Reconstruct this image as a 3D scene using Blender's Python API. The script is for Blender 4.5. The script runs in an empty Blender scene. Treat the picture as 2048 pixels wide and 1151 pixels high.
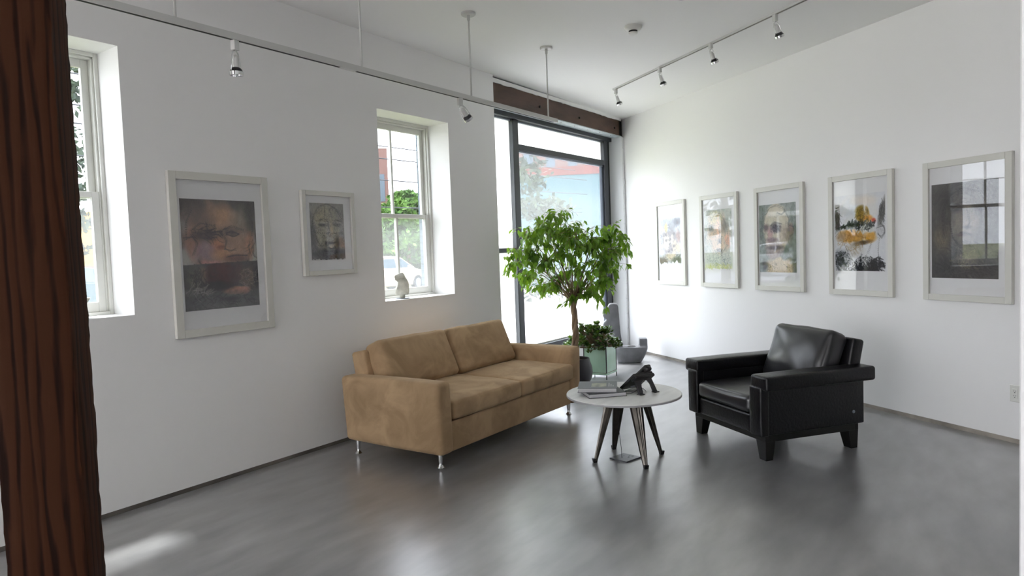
import bpy, bmesh, math, random
import numpy as np
from mathutils import Vector, Matrix
S = bpy.context.scene
COL = S.collection
R = math.radians
rnd = random.Random(7)
nrg = np.random.default_rng(11)

# ------------------------------------------------------------------ camera
cam = bpy.data.objects.new('camera', bpy.data.cameras.new('camera'))
COL.objects.link(cam)
cam.data.sensor_width = 36.0
cam.data.lens = 1377.2 / 2048 * 36.0
cam.data.clip_end = 300
def cam_matrix(pos, pitch, roll, yaw):
    fw = Vector((math.cos(yaw)*math.cos(pitch), math.sin(yaw)*math.cos(pitch), -math.sin(pitch)))
    rt = Vector((math.sin(yaw), -math.cos(yaw), 0)); up = rt.cross(fw)
    c, s = math.cos(roll), math.sin(roll)
    r2 = rt*c + up*s; u2 = up*c - rt*s
    m = Matrix(((r2.x, u2.x, -fw.x, pos[0]), (r2.y, u2.y, -fw.y, pos[1]), (r2.z, u2.z, -fw.z, pos[2]), (0, 0, 0, 1)))
    return m
cam.matrix_world = cam_matrix((0, 0, 1.45), R(3.008), R(-2.0926), R(34.796))
S.camera = cam

# ------------------------------------------------------------------ colour management, sky and sun
S.view_settings.view_transform = 'Standard'
S.view_settings.look = 'None'
S.view_settings.gamma = 1
S.view_settings.use_curve_mapping = False
S.view_settings.exposure = 1.82
w = bpy.data.worlds.new('overcast_sky'); S.world = w; w.use_nodes = True
bg = w.node_tree.nodes['Background']
bg.inputs[0].default_value = (0.945, 0.95, 1.0, 1)
bg.inputs[1].default_value = 3.3
sun = bpy.data.objects.new('sun', bpy.data.lights.new('sun', 'SUN')); COL.objects.link(sun)
sun.data.energy = 5.0; sun.data.angle = R(4); sun.data.color = (1, .97, .93)
sun.rotation_euler = Vector((-0.10, -1.0, -2.4)).to_track_quat('-Z', 'Y').to_euler()
S.cycles.max_bounces = 10; S.cycles.diffuse_bounces = 6; S.cycles.glossy_bounces = 4
S.cycles.transparent_max_bounces = 16; S.cycles.transmission_bounces = 6
S.cycles.use_denoising = True
S.cycles.sample_clamp_indirect = 6
S.cycles.caustics_reflective = False; S.cycles.caustics_refractive = False

# ------------------------------------------------------------------ materials
def srgb(r, g, b):
    f = lambda c: (c/255/12.92 if c/255 <= .04045 else ((c/255+.055)/1.055)**2.4)
    return (f(r), f(g), f(b), 1)
MATS = {}
def mat(name, col, rough=.6, metal=0, noise=0, nscale=8, bump=0, bscale=40, spec=.5, coat=0, col2=None, stretch=(1, 1, 1),
        sheen=0, detail=4, coatr=.1):
    m = bpy.data.materials.new(name); m.use_nodes = True; nt = m.node_tree
    p = nt.nodes['Principled BSDF']
    p.inputs['Base Color'].default_value = col
    p.inputs['Roughness'].default_value = rough; p.inputs['Metallic'].default_value = metal
    p.inputs['Specular IOR Level'].default_value = spec
    p.inputs['Coat Weight'].default_value = coat; p.inputs['Coat Roughness'].default_value = coatr
    p.inputs['Sheen Weight'].default_value = sheen
    tc = nt.nodes.new('ShaderNodeTexCoord'); mp = nt.nodes.new('ShaderNodeMapping')
    mp.inputs['Scale'].default_value = stretch
    nt.links.new(tc.outputs['Object'], mp.inputs[0])
    if noise or col2:
        n = nt.nodes.new('ShaderNodeTexNoise'); n.inputs['Scale'].default_value = nscale; n.inputs['Detail'].default_value = detail
        nt.links.new(mp.outputs[0], n.inputs[0])
        mx = nt.nodes.new('ShaderNodeMix'); mx.data_type = 'RGBA'
        c2 = col2 or tuple(c*(1-noise) for c in col[:3])+(1,)
        mx.inputs[6].default_value = col; mx.inputs[7].default_value = c2
        rp = nt.nodes.new('ShaderNodeMapRange'); rp.inputs[1].default_value = .35; rp.inputs[2].default_value = .65
        nt.links.new(n.outputs[0], rp.inputs[0]); nt.links.new(rp.outputs[0], mx.inputs[0])
        nt.links.new(mx.outputs[2], p.inputs['Base Color'])
    if bump:
        n2 = nt.nodes.new('ShaderNodeTexNoise'); n2.inputs['Scale'].default_value = bscale; n2.inputs['Detail'].default_value = 6
        nt.links.new(mp.outputs[0], n2.inputs[0])
        bp = nt.nodes.new('ShaderNodeBump'); bp.inputs['Strength'].default_value = bump; bp.inputs['Distance'].default_value = .01
        nt.links.new(n2.outputs[0], bp.inputs['Height']); nt.links.new(bp.outputs[0], p.inputs['Normal'])
    MATS[name] = m
    return m
def glass_mat(name, tint=(1, 1, 1), r0=.04, rough=.0, haze=0):
    m = bpy.data.materials.new(name); m.use_nodes = True; nt = m.node_tree; nt.nodes.clear()
    o = nt.nodes.new('ShaderNodeOutputMaterial'); t = nt.nodes.new('ShaderNodeBsdfTransparent'); g = nt.nodes.new('ShaderNodeBsdfGlossy')
    t.inputs[0].default_value = (*tint, 1); g.inputs['Roughness'].default_value = rough
    # Schlick reflectance, the same from either side of the pane
    ge = nt.nodes.new('ShaderNodeNewGeometry'); dt = nt.nodes.new('ShaderNodeVectorMath'); dt.operation = 'DOT_PRODUCT'
    nt.links.new(ge.outputs['Normal'], dt.inputs[0]); nt.links.new(ge.outputs['Incoming'], dt.inputs[1])
    def mth(op, a, b):
        q = nt.nodes.new('ShaderNodeMath'); q.operation = op
        for i, v in enumerate((a, b)):
            if v is None: continue
            if isinstance(v, (int, float)): q.inputs[i].default_value = v
            else: nt.links.new(v, q.inputs[i])
        return q.outputs[0]
    sch = mth('POWER', mth('SUBTRACT', 1.0, mth('ABSOLUTE', dt.outputs['Value'], None)), 5.0)
    fr = mth('ADD', mth('MULTIPLY', sch, 1-r0), r0)
    mx = nt.nodes.new('ShaderNodeMixShader'); nt.links.new(fr, mx.inputs[0])
    last = t.outputs[0]
    if haze:
        d = nt.nodes.new('ShaderNodeBsdfTranslucent'); d.inputs[0].default_value = (.9, .93, .95, 1)
        m2 = nt.nodes.new('ShaderNodeMixShader'); m2.inputs[0].default_value = haze
        nt.links.new(last, m2.inputs[1]); nt.links.new(d.outputs[0], m2.inputs[2]); last = m2.outputs[0]
    nt.links.new(last, mx.inputs[1]); nt.links.new(g.outputs[0], mx.inputs[2]); nt.links.new(mx.outputs[0], o.inputs[0])
    MATS[name] = m; return m
def frosted_mat(name):
    m = bpy.data.materials.new(name); m.use_nodes = True; nt = m.node_tree; nt.nodes.clear()
    o = nt.nodes.new('ShaderNodeOutputMaterial'); t = nt.nodes.new('ShaderNodeBsdfTranslucent'); d = nt.nodes.new('ShaderNodeBsdfDiffuse')
    t.inputs[0].default_value = (.82, .84, .85, 1); d.inputs[0].default_value = (.9, .9, .9, 1)
    mx = nt.nodes.new('ShaderNodeMixShader'); mx.inputs[0].default_value = .12
    nt.links.new(t.outputs[0], mx.inputs[1]); nt.links.new(d.outputs[0], mx.inputs[2]); nt.links.new(mx.outputs[0], o.inputs[0])
    return m

M_wall = mat('white_wall_paint', (.86, .855, .85, 1), .75, bump=.03, bscale=120, spec=.3)
M_ceil = mat('white_ceiling_paint', (.90, .90, .895, 1), .85, spec=.2)
M_reveal = M_wall
M_trim = mat('white_trim_paint', (.74, .74, .70, 1), .4)
M_frame = mat('cream_frame_lacquer', (.66, .65, .60, 1), .45)
M_matb = mat('white_mat_board', (.80, .80, .81, 1), .8)
M_base = mat('dusty_metal_base', srgb(120, 115, 108), .5, noise=.5, nscale=3)
M_darkmetal = mat('dark_bronze_aluminium', srgb(74, 76, 80), .38, .55)
M_greymetal = mat('grey_aluminium_edge', srgb(140, 148, 158), .4, .5)
M_track = mat('white_track_metal', (.62, .62, .60, 1), .4)
M_black = mat('black_plastic', (.012, .012, .014, 1), .38)
M_slot = mat('dark_recess', (.015, .015, .015, 1), .8)
M_chrome = mat('chrome', (.75, .75, .76, 1), .12, 1)
M_steel = mat('worn_gunmetal', srgb(98, 94, 88), .33, .9, noise=.45, nscale=14)
M_soil = mat('soil', srgb(92, 66, 52), .95, noise=.5, nscale=60, bump=.5, bscale=80)
M_pot = mat('matte_black_glaze', srgb(44, 44, 50), .38)
M_celadon = mat('celadon_glaze', srgb(206, 240, 218), .16, coat=.4, col2=srgb(188, 226, 202), nscale=5)
M_clay = mat('weathered_glaze_edge', srgb(120, 96, 52), .5, noise=.6, nscale=30)
M_stone = mat('grey_burnished_clay', srgb(120, 120, 124), .33, noise=.25, nscale=9, bump=.05)
M_sill = mat('white_plaster_sculpture', srgb(205, 203, 190), .6, noise=.3, nscale=20)
M_top = mat('pale_laminate_top', (.82, .82, .80, 1), .42, noise=.12, nscale=3, stretch=(1, 6, 1))
M_topedge = mat('grey_laminate_edge', (.35, .35, .36, 1), .5)
M_paper = mat('page_paper', (.55, .55, .56, 1), .8, noise=.25, nscale=2, stretch=(1, 1, 160))
M_glass = glass_mat('clear_window_glass', (.70, .72, .73))
M_glass_haze = glass_mat('hazy_window_glass', (.71, .73, .75), haze=.055)  # tinted glass with a little white haze mixed in
M_picglass = glass_mat('picture_glass', (1, 1, 1))
M_frost = frosted_mat('frosted_window_film')
M_leaf = mat('ficus_leaf', srgb(118, 158, 58), .42, col2=srgb(66, 108, 38), nscale=9, spec=.5)
M_leaf2 = mat('jade_leaf', srgb(82, 112, 62), .22, col2=srgb(46, 66, 38), nscale=14)
M_bark = mat('ficus_bark', srgb(158, 136, 112), .8, col2=srgb(120, 96, 76), nscale=12, stretch=(3, 3, .6), bump=.4, bscale=30)
for mm in (M_leaf, M_leaf2):   # leaves let some light through
    nt = mm.node_tree; p = nt.nodes['Principled BSDF']; o = [n for n in nt.nodes if n.type == 'OUTPUT_MATERIAL'][0]
    tr = nt.nodes.new('ShaderNodeBsdfTranslucent'); tr.inputs[0].default_value = srgb(150, 190, 50)
    mx = nt.nodes.new('ShaderNodeMixShader'); mx.inputs[0].default_value = .34 if mm is M_leaf else .10
    nt.links.new(p.outputs[0], mx.inputs[1]); nt.links.new(tr.outputs[0], mx.inputs[2]); nt.links.new(mx.outputs[0], o.inputs[0])

def floor_material():
    m = bpy.data.materials.new('polished_dark_concrete'); m.use_nodes = True; nt = m.node_tree; N = nt.nodes; L = nt.links
    p = N['Principled BSDF']; tc = N.new('ShaderNodeTexCoord')
    def noise(scale, detail, rough, st=(1, 1, 1), rot=0, dist=0):
        mp = N.new('ShaderNodeMapping'); mp.inputs['Scale'].default_value = st; mp.inputs['Rotation'].default_value = (0, 0, rot)
        L.new(tc.outputs['Object'], mp.inputs[0]); n = N.new('ShaderNodeTexNoise')
        n.inputs['Scale'].default_value = scale; n.inputs['Detail'].default_value = detail; n.inputs['Roughness'].default_value = rough
        n.inputs['Distortion'].default_value = dist
        L.new(mp.outputs[0], n.inputs[0]); return n.outputs[0]
    a = noise(.8, 4, .5, (1, 2.2, 1), R(30), 0); b = noise(2.6, 4, .5, (1, 3, 1), R(-35), 0); c = noise(40, 6, .7)
    r1 = N.new('ShaderNodeValToRGB'); e = r1.color_ramp.elements
    e[0].position = .28; e[0].color = (.19, .192, .198, 1); e[1].position = .75; e[1].color = (.31, .305, .30, 1)
    L.new(a, r1.inputs[0])
    r2 = N.new('ShaderNodeMapRange'); r2.inputs[1].default_value = .3; r2.inputs[2].default_value = .75; r2.inputs[3].default_value = .68; r2.inputs[4].default_value = 1.3
    L.new(b, r2.inputs[0])
    mx = N.new('ShaderNodeMix'); mx.data_type = 'RGBA'; mx.blend_type = 'MULTIPLY'; mx.inputs[0].default_value = 1
    L.new(r1.outputs[0], mx.inputs[6]); L.new(r2.outputs[0], mx.inputs[7]); L.new(mx.outputs[2], p.inputs['Base Color'])
    r3 = N.new('ShaderNodeMapRange'); r3.inputs[1].default_value = .3; r3.inputs[2].default_value = .7; r3.inputs[3].default_value = .28; r3.inputs[4].default_value = .34
    L.new(a, r3.inputs[0])
    ad = N.new('ShaderNodeMath'); ad.operation = 'MULTIPLY_ADD'; ad.inputs[1].default_value = .03; L.new(b, ad.inputs[0]); L.new(r3.outputs[0], ad.inputs[2])
    L.new(ad.outputs[0], p.inputs['Roughness'])
    bp = N.new('ShaderNodeBump'); bp.inputs['Strength'].default_value = .10; bp.inputs['Distance'].default_value = .02
    L.new(noise(1.7, 2, .5), bp.inputs['Height'])
    L.new(bp.outputs[0], p.inputs['Normal'])
    p.inputs['Specular IOR Level'].default_value = 1.0; p.inputs['Coat Weight'].default_value = 1.0; p.inputs['IOR'].default_value = 1.6; p.inputs['Coat Roughness'].default_value = .28
    return m
M_floor = floor_material()

def wood_material(name, c1, c2, rough=.6):
    m = bpy.data.materials.new(name); m.use_nodes = True; nt = m.node_tree; N = nt.nodes; L = nt.links; p = N['Principled BSDF']
    tc = N.new('ShaderNodeTexCoord'); mp = N.new('ShaderNodeMapping'); mp.inputs['Scale'].default_value = (1, 1, .10)
    L.new(tc.outputs['Object'], mp.inputs[0])
    n = N.new('ShaderNodeTexNoise'); n.inputs['Scale'].default_value = 26; n.inputs['Detail'].default_value = 7; n.inputs['Distortion'].default_value = 1.2
    L.new(mp.outputs[0], n.inputs[0])
    wv = N.new('ShaderNodeTexWave'); wv.inputs['Scale'].default_value = 9; wv.inputs['Distortion'].default_value = 9; wv.inputs['Detail'].default_value = 3
    L.new(mp.outputs[0], wv.inputs[0])
    ad = N.new('ShaderNodeMath'); ad.operation = 'ADD'; L.new(n.outputs[0], ad.inputs[0]); L.new(wv.outputs[0], ad.inputs[1])
    cr = N.new('ShaderNodeValToRGB'); cr.color_ramp.elements[0].position = .45; cr.color_ramp.elements[0].color = c1
    cr.color_ramp.elements[1].position = 1.2/1.3; cr.color_ramp.elements[1].color = c2
    L.new(ad.outputs[0], cr.inputs[0]); L.new(cr.outputs[0], p.inputs['Base Color'])
    bp = N.new('ShaderNodeBump'); bp.inputs['Strength'].default_value = .25; bp.inputs['Distance'].default_value = .003
    L.new(ad.outputs[0], bp.inputs['Height']); L.new(bp.outputs[0], p.inputs['Normal'])
    p.inputs['Roughness'].default_value = rough; p.inputs['Specular IOR Level'].default_value = .06
    return m
M_timber = wood_material('stained_timber', srgb(30, 17, 12), srgb(60, 35, 23), .7)

def suede_material(name, c1, c2):
    m = bpy.data.materials.new(name); m.use_nodes = True; nt = m.node_tree; N = nt.nodes; L = nt.links; p = N['Principled BSDF']
    tc = N.new('ShaderNodeTexCoord')
    n = N.new('ShaderNodeTexNoise'); n.inputs['Scale'].default_value = 4; n.inputs['Detail'].default_value = 5; n.inputs['Roughness'].default_value = .6
    n.inputs['Distortion'].default_value = .8
    L.new(tc.outputs['Object'], n.inputs[0])
    cr = N.new('ShaderNodeValToRGB'); cr.color_ramp.elements[0].position = .36; cr.color_ramp.elements[0].color = c2
    cr.color_ramp.elements[1].position = .62; cr.color_ramp.elements[1].color = c1
    L.new(n.outputs[0], cr.inputs[0]); L.new(cr.outputs[0], p.inputs['Base Color'])
    n2 = N.new('ShaderNodeTexNoise'); n2.inputs['Scale'].default_value = 300; L.new(tc.outputs['Object'], n2.inputs[0])
    bp = N.new('ShaderNodeBump'); bp.inputs['Strength'].default_value = .12; bp.inputs['Distance'].default_value = .003
    L.new(n2.outputs[0], bp.inputs['Height']); L.new(bp.outputs[0], p.inputs['Normal'])
    p.inputs['Roughness'].default_value = .85; p.inputs['Sheen Weight'].default_value = .35; p.inputs['Sheen Roughness'].default_value = .4
    p.inputs['Sheen Tint'].default_value = (.9, .75, .55, 1); p.inputs['Specular IOR Level'].default_value = .2
    return m
M_suede = suede_material('tan_microsuede', srgb(184, 156, 122), srgb(158, 131, 100))
def leather_material(name, col, rough, scale):
    m = mat(name, col, rough, bump=.25, bscale=scale, spec=.5)
    m.node_tree.nodes['Principled BSDF'].inputs['Specular IOR Level'].default_value = .8
    return m
M_leather = leather_material('black_leather', (.010, .010, .013, 1), .30, 7)
M_leather2 = leather_material('black_leather_smooth', (.005, .005, .007, 1), .30, 60)
M_leather2.node_tree.nodes['Principled BSDF'].inputs['Specular IOR Level'].default_value = .35
M_blackwood = mat('black_stained_wood', (.006, .006, .006, 1), .32, spec=.3)

def attr_material(name, rough=.8):
    m = bpy.data.materials.new(name); m.use_nodes = True; nt = m.node_tree
    a = nt.nodes.new('ShaderNodeAttribute'); a.attribute_name = 'ink'
    p = nt.nodes['Principled BSDF']; nt.links.new(a.outputs['Color'], p.inputs['Base Color'])
    p.inputs['Roughness'].default_value = rough; p.inputs['Specular IOR Level'].default_value = .2
    return m
M_art = attr_material('print_ink')

def brick_material(name, c1, c2, mortar, scale=1, bump=.6, rot=(0, 0, 0), rough=.8):
    m = bpy.data.materials.new(name); m.use_nodes = True; nt = m.node_tree; N = nt.nodes; L = nt.links; p = N['Principled BSDF']
    tc = N.new('ShaderNodeTexCoord'); mp = N.new('ShaderNodeMapping'); mp.inputs['Rotation'].default_value = rot
    L.new(tc.outputs['Object'], mp.inputs[0])
    b = N.new('ShaderNodeTexBrick'); b.inputs['Color1'].default_value = c1; b.inputs['Color2'].default_value = c2; b.inputs['Mortar'].default_value = mortar
    b.inputs['Scale'].default_value = scale; b.inputs['Brick Width'].default_value = .21; b.inputs['Row Height'].default_value = .068
    b.inputs['Mortar Size'].default_value = .006; b.inputs['Mortar Smooth'].default_value = .4
    L.new(mp.outputs[0], b.inputs[0]); L.new(b.outputs[0], p.inputs['Base Color'])
    bp = N.new('ShaderNodeBump'); bp.inputs['Strength'].default_value = bump; bp.inputs['Distance'].default_value = .012; bp.invert = True
    L.new(b.outputs['Fac'], bp.inputs['Height']); L.new(bp.outputs[0], p.inputs['Normal'])
    p.inputs['Roughness'].default_value = rough
    return m

# ------------------------------------------------------------------ mesh helpers
def empty(name, loc=(0, 0, 0), rz=0, label=None, cat=None, group=None, kind=None, parent=None):
    o = bpy.data.objects.new(name, None); COL.objects.link(o); o.location = loc; o.rotation_euler = (0, 0, rz)
    o.empty_display_size = .1
    if parent: o.parent = parent
    return tag(o, label, cat, group, kind)
def tag(o, label=None, cat=None, group=None, kind=None):
    if label: o['label'] = label
    if cat: o['category'] = cat
    if group: o['group'] = group
    if kind: o['kind'] = kind
    return o
class MB:
    def __init__(s): s.v = []; s.f = []; s.mi = []
    def add(s, vs, fs, mi=0, T=None):
        n = len(s.v)
        if T is not None: vs = [tuple(T @ Vector(v)) for v in vs]
        s.v += [tuple(v) for v in vs]; s.f += [tuple(i+n for i in f) for f in fs]; s.mi += [mi]*len(fs)
        return s
    def box(s, a, b, mi=0, T=None):
        x0, y0, z0 = a; x1, y1, z1 = b
        vs = [(x0, y0, z0), (x1, y0, z0), (x1, y1, z0), (x0, y1, z0), (x0, y0, z1), (x1, y0, z1), (x1, y1, z1), (x0, y1, z1)]
        return s.add(vs, [(0, 3, 2, 1), (4, 5, 6, 7), (0, 1, 5, 4), (1, 2, 6, 5), (2, 3, 7, 6), (3, 0, 4, 7)], mi, T)
    def hexa(s, bot, top, mi=0):   # two quads
        vs = list(bot)+list(top)
        return s.add(vs, [(0, 3, 2, 1), (4, 5, 6, 7), (0, 1, 5, 4), (1, 2, 6, 5), (2, 3, 7, 6), (3, 0, 4, 7)], mi)
    def prism(s, poly, d, axis=1, off=0, mi=0, T=None):   # polygon in the plane normal to axis, thickness d
        n = len(poly)
        def mk(p, o):
            q = list(p); q.insert(axis, o); return tuple(q)
        vs = [mk(p, off) for p in poly]+[mk(p, off+d) for p in poly]
        fs = [tuple(range(n-1, -1, -1)), tuple(range(n, 2*n))]+[(i, (i+1) % n, n+(i+1) % n, n+i) for i in range(n)]
        return s.add(vs, fs, mi, T)
    def lathe(s, prof, seg=32, c=(0, 0, 0), mi=0, T=None, cap=True):
        vs = []; fs = []
        for r, z in prof:
            for k in range(seg):
                a = 2*math.pi*k/seg; vs.append((c[0]+r*math.cos(a), c[1]+r*math.sin(a), c[2]+z))
        for i in range(len(prof)-1):
            for k in range(seg):
                k2 = (k+1) % seg; fs.append((i*seg+k, i*seg+k2, (i+1)*seg+k2, (i+1)*seg+k))
        if cap:
            fs.append(tuple(range(seg-1, -1, -1))); fs.append(tuple((len(prof)-1)*seg+k for k in range(seg)))
        return s.add(vs, fs, mi, T)
    def tube(s, pts, r, seg=8, mi=0, cap=True):
        pts = [Vector(p) for p in pts]; n = len(pts); rs = [float(q) for q in np.interp(np.linspace(0, 1, n), np.linspace(0, 1, len(r)), r)] if isinstance(r, (list, tuple)) else [r]*n
        vs = []; fs = []
        t0 = (pts[1]-pts[0]).normalized(); ref = Vector((0, 0, 1)) if abs(t0.z) < .9 else Vector((1, 0, 0))
        u = t0.cross(ref).normalized()
        for i, p in enumerate(pts):
            t = (pts[min(i+1, n-1)]-pts[max(i-1, 0)]).normalized()
            u = (u-t*u.dot(t)).normalized(); v = t.cross(u)
            for k in range(seg):
                a = 2*math.pi*k/seg; q = p+(u*math.cos(a)+v*math.sin(a))*rs[i]; vs.append(tuple(q))
        for i in range(n-1):
            for k in range(seg):
                k2 = (k+1) % seg; fs.append((i*seg+k, i*seg+k2, (i+1)*seg+k2, (i+1)*seg+k))
        if cap:
            fs.append(tuple(range(seg-1, -1, -1))); fs.append(tuple((n-1)*seg+k for k in range(seg)))
        return s.add(vs, fs, mi)
    def build(s, name, m, parent=None, smooth=False, bevel=0, label=None, cat=None, group=None, kind=None, seg=2, T=None, loc=None, auto=None):
        me = bpy.data.meshes.new(name); me.from_pydata(s.v, [], s.f)
        ms = m if isinstance(m, (list, tuple)) else [m]
        for q in ms: me.materials.append(q)
        me.polygons.foreach_set('material_index', s.mi)
        me.validate(); me.update()
        bm = bmesh.new(); bm.from_mesh(me); bmesh.ops.recalc_face_normals(bm, faces=bm.faces); bm.to_mesh(me); bm.free()
        if T is not None: me.transform(T)
        if smooth: me.shade_smooth()
        if auto: me.set_sharp_from_angle(angle=R(auto))
        o = bpy.data.objects.new(name, me); COL.objects.link(o)
        if parent: o.parent = parent
        if loc: o.location = loc
        if bevel:
            b = o.modifiers.new('bevel', 'BEVEL'); b.width = bevel; b.segments = seg; b.limit_method = 'ANGLE'; b.angle_limit = R(40)
            me.shade_smooth(); me.set_sharp_from_angle(angle=R(50))
        return tag(o, label, cat, group, kind)

def soft_box(size, r, n=10, puff=(0, 0, 0), wr=0, wscale=9, seed=0, fn=None):
    """rounded box with puffed faces and wrinkles; returns an MB."""
    hx, hy, hz = [a/2 for a in size]
    def axis(h):
        inner = max(h-r, 1e-4)
        e = [h-r*(1-math.cos(a)) for a in (0,)]
        rr = [inner+r*t for t in (.35, .68, .9, 1)]
        k = max(2, int(n*h/max(hx, hy, hz)))
        mid = [inner*(-1+2*i/k) for i in range(k+1)]
        return [-q for q in reversed(rr)]+mid+rr
    ax, ay, az = axis(hx), axis(hy), axis(hz)
    idx = {}; V = []; F = []
    def vid(p):
        k = tuple(round(c, 5) for c in p)
        if k not in idx: idx[k] = len(V); V.append(p)
        return idx[k]
    for fixed, A, B in ((0, ay, az), (1, ax, az), (2, ax, ay)):
        h = (hx, hy, hz)[fixed]
        for sgn in (-1, 1):
            for i in range(len(A)-1):
                for j in range(len(B)-1):
                    q = []
                    for a, b in ((A[i], B[j]), (A[i+1], B[j]), (A[i+1], B[j+1]), (A[i], B[j+1])):
                        p = [a, b]; p.insert(fixed, sgn*h); q.append(vid(tuple(p)))
                    F.append(tuple(q))
    P = np.array(V); H = np.array([hx, hy, hz]); q = np.clip(P, -(H-r), H-r); d = P-q; ln = np.linalg.norm(d, axis=1, keepdims=True)
    P2 = q+r*d/np.maximum(ln, 1e-9)
    U = P/H; puffv = np.zeros_like(P2)
    for a in range(3):
        o1, o2 = [(1, 2), (0, 2), (0, 1)][a]
        puffv[:, a] = np.sign(U[:, a])*np.abs(U[:, a])**2*puff[a]*(1-U[:, o1]**2)*(1-U[:, o2]**2)
    P2 = P2+puffv
    if wr:
        rg = np.random.default_rng(seed); nr = d/np.maximum(ln, 1e-9)
        acc = np.zeros(len(P2))
        for _ in range(14):
            k = rg.normal(size=3)*wscale; acc += np.sin(P2@k+rg.uniform(0, 6.28))*rg.uniform(.3, 1)
        P2 = P2+nr*(acc*wr/4)[:, None]
    if fn is not None: P2 = fn(P2)
    mb = MB(); mb.v = [tuple(p) for p in P2]; mb.f = F; mb.mi = [0]*len(F)
    return mb

# ------------------------------------------------------------------ the room shell
YL = 4.184                    # inner face of the left wall
NB = Vector((math.sin(R(54.54)), -math.cos(R(54.54)), 0)); TB = Vector((math.cos(R(54.54)), math.sin(R(54.54)), 0)); DB = 4.82
def ceil_z(x, y): return 3.276-.011*x+.013*y
XS0, XS1 = 5.813, 8.84        # storefront opening
def pB(s, off=0, z=0):        # point on the right wall, off metres into the room
    q = TB*s+NB*(DB-off); return (q.x, q.y, z)
XC = (DB+(-NB.y)*YL)/NB.x     # corner
poly_floor = [(-8, -5.5), (3.2, -5.5), (pB(-5, -.15)[0], pB(-5, -.15)[1]), (9.25, 4.4), (9.25, 4.6), (-8, 4.6)]
MB().add([(x, y, 0) for x, y in poly_floor]+[(x, y, -.15) for x, y in poly_floor],
         [(0, 1, 2, 3, 4, 5), (11, 10, 9, 8, 7, 6)]+[(i, (i+1) % 6, 6+(i+1) % 6, 6+i) for i in range(6)]).build('floor', M_floor, kind='structure')
MB().add([(x, y, ceil_z(x, y)) for x, y in poly_floor]+[(x, y, ceil_z(x, y)+.2) for x, y in poly_floor],
         [(5, 4, 3, 2, 1, 0), (6, 7, 8, 9, 10, 11)]+[(i, (i+1) % 6, 6+(i+1) % 6, 6+i) for i in range(6)]).build('ceiling', M_ceil, kind='structure')
# left wall with window openings; the wide unseen pair is added for daylight
WIN = [(-7.7, -4.4, .3, 2.95), (-4.1, -.8, .3, 2.95), (1.155, 2.076, 1.157, 2.733), (4.145, 5.065, 1.07, 2.68)]
def wall_with_openings(y0, y1, z0, zt, mbx, grow=0):
    xs = -8
    for x0, x1, a, b in WIN:
        x0 -= grow; x1 += grow
        mbx.box((xs, y0, z0), (x0, y1, zt)); mbx.box((x0, y0, z0), (x1, y1, a-grow)); mbx.box((x0, y0, b+grow), (x1, y1, zt)); xs = x1
    mbx.box((xs, y0, z0), (XS0, y1, zt))
m_ = MB(); wall_with_openings(YL, 4.53, .03, 3.34, m_); m_.build('wall_left', M_wall, kind='structure')
m_ = MB(); wall_with_openings(4.531, 4.60, -1, 4.4, m_)
m_.build('wall_exterior', brick_material('painted_grey_brick', srgb(104, 114, 124), srgb(94, 106, 116), srgb(78, 88, 96), rot=(R(90), 0, 0)), kind='structure')
MB().box((-8, YL+.008, 0), (XS0-.002, YL+.05, .029)).build('baseboard_left', M_base, kind='structure')
# right wall, a knife-edge above a recessed strip
m_ = MB(); q = [pB(3.14), pB(9.0), pB(9.0, -.2), pB(3.14, -.2)]
m_.hexa([(a, b_, .035) for a, b_, c in q], [(a, b_, 3.34) for a, b_, c in q]).build('wall_right', M_wall, kind='structure')
q = [pB(3.14, -.008), pB(8.95, -.008), pB(8.95, -.04), pB(3.14, -.04)]
MB().hexa([(a, b_, 0) for a, b_, c in q], [(a, b_, .034) for a, b_, c in q]).build('baseboard_right', mat('dusty_white_strip', srgb(168, 160, 150), .6, noise=.45, nscale=5), kind='structure')
# wall end close to the camera on the right, and the unseen rest of the room
MB().box((2.6, -4.0, 0), (2.72, -.0795, 3.3)).build('wall_near', M_wall, kind='structure')
MB().box((-8.2, -5.7, 0), (-8, 4.7, .3)).box((-8.2, -5.7, 3.0), (-8, 4.7, 3.4)).box((-8.2, 4.0, .3), (-8, 4.7, 3.0)).box((-8.2, -5.7, .3), (-8, .9, 3.0)).build('wall_back', M_wall, kind='structure')  # unseen wall; its opening is added and sized to let daylight in
m_ = MB(); xs = -8
for x0, x1 in ():
    m_.box((xs, -5.7, 0), (x0, -5.5, 3.4)); m_.box((x0, -5.7, 0), (x1, -5.5, .35)); m_.box((x0, -5.7, 3.0), (x1, -5.5, 3.4)); xs = x1
m_.box((xs, -5.7, 0), (3.2, -5.5, 3.4)); m_.build('wall_rear', M_wall, kind='structure')
q0 = pB(-5); q1 = pB(3.14)
MB().hexa([(3.2, -5.5, 0), (q0[0], q0[1], 0), (q0[0]+.2, q0[1], 0), (3.4, -5.7, 0)], [(3.2, -5.5, 3.4), (q0[0], q0[1], 3.4), (q0[0]+.2, q0[1], 3.4), (3.4, -5.7, 3.4)]).build('wall_side', M_wall, kind='structure')
q = [pB(-5), pB(3.139), pB(3.139, -.2), pB(-5, -.2)]
MB().hexa([(a, b_, 0) for a, b_, c in q], [(a, b_, 3.34) for a, b_, c in q]).build('wall_right_near', M_wall, kind='structure')

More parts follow.
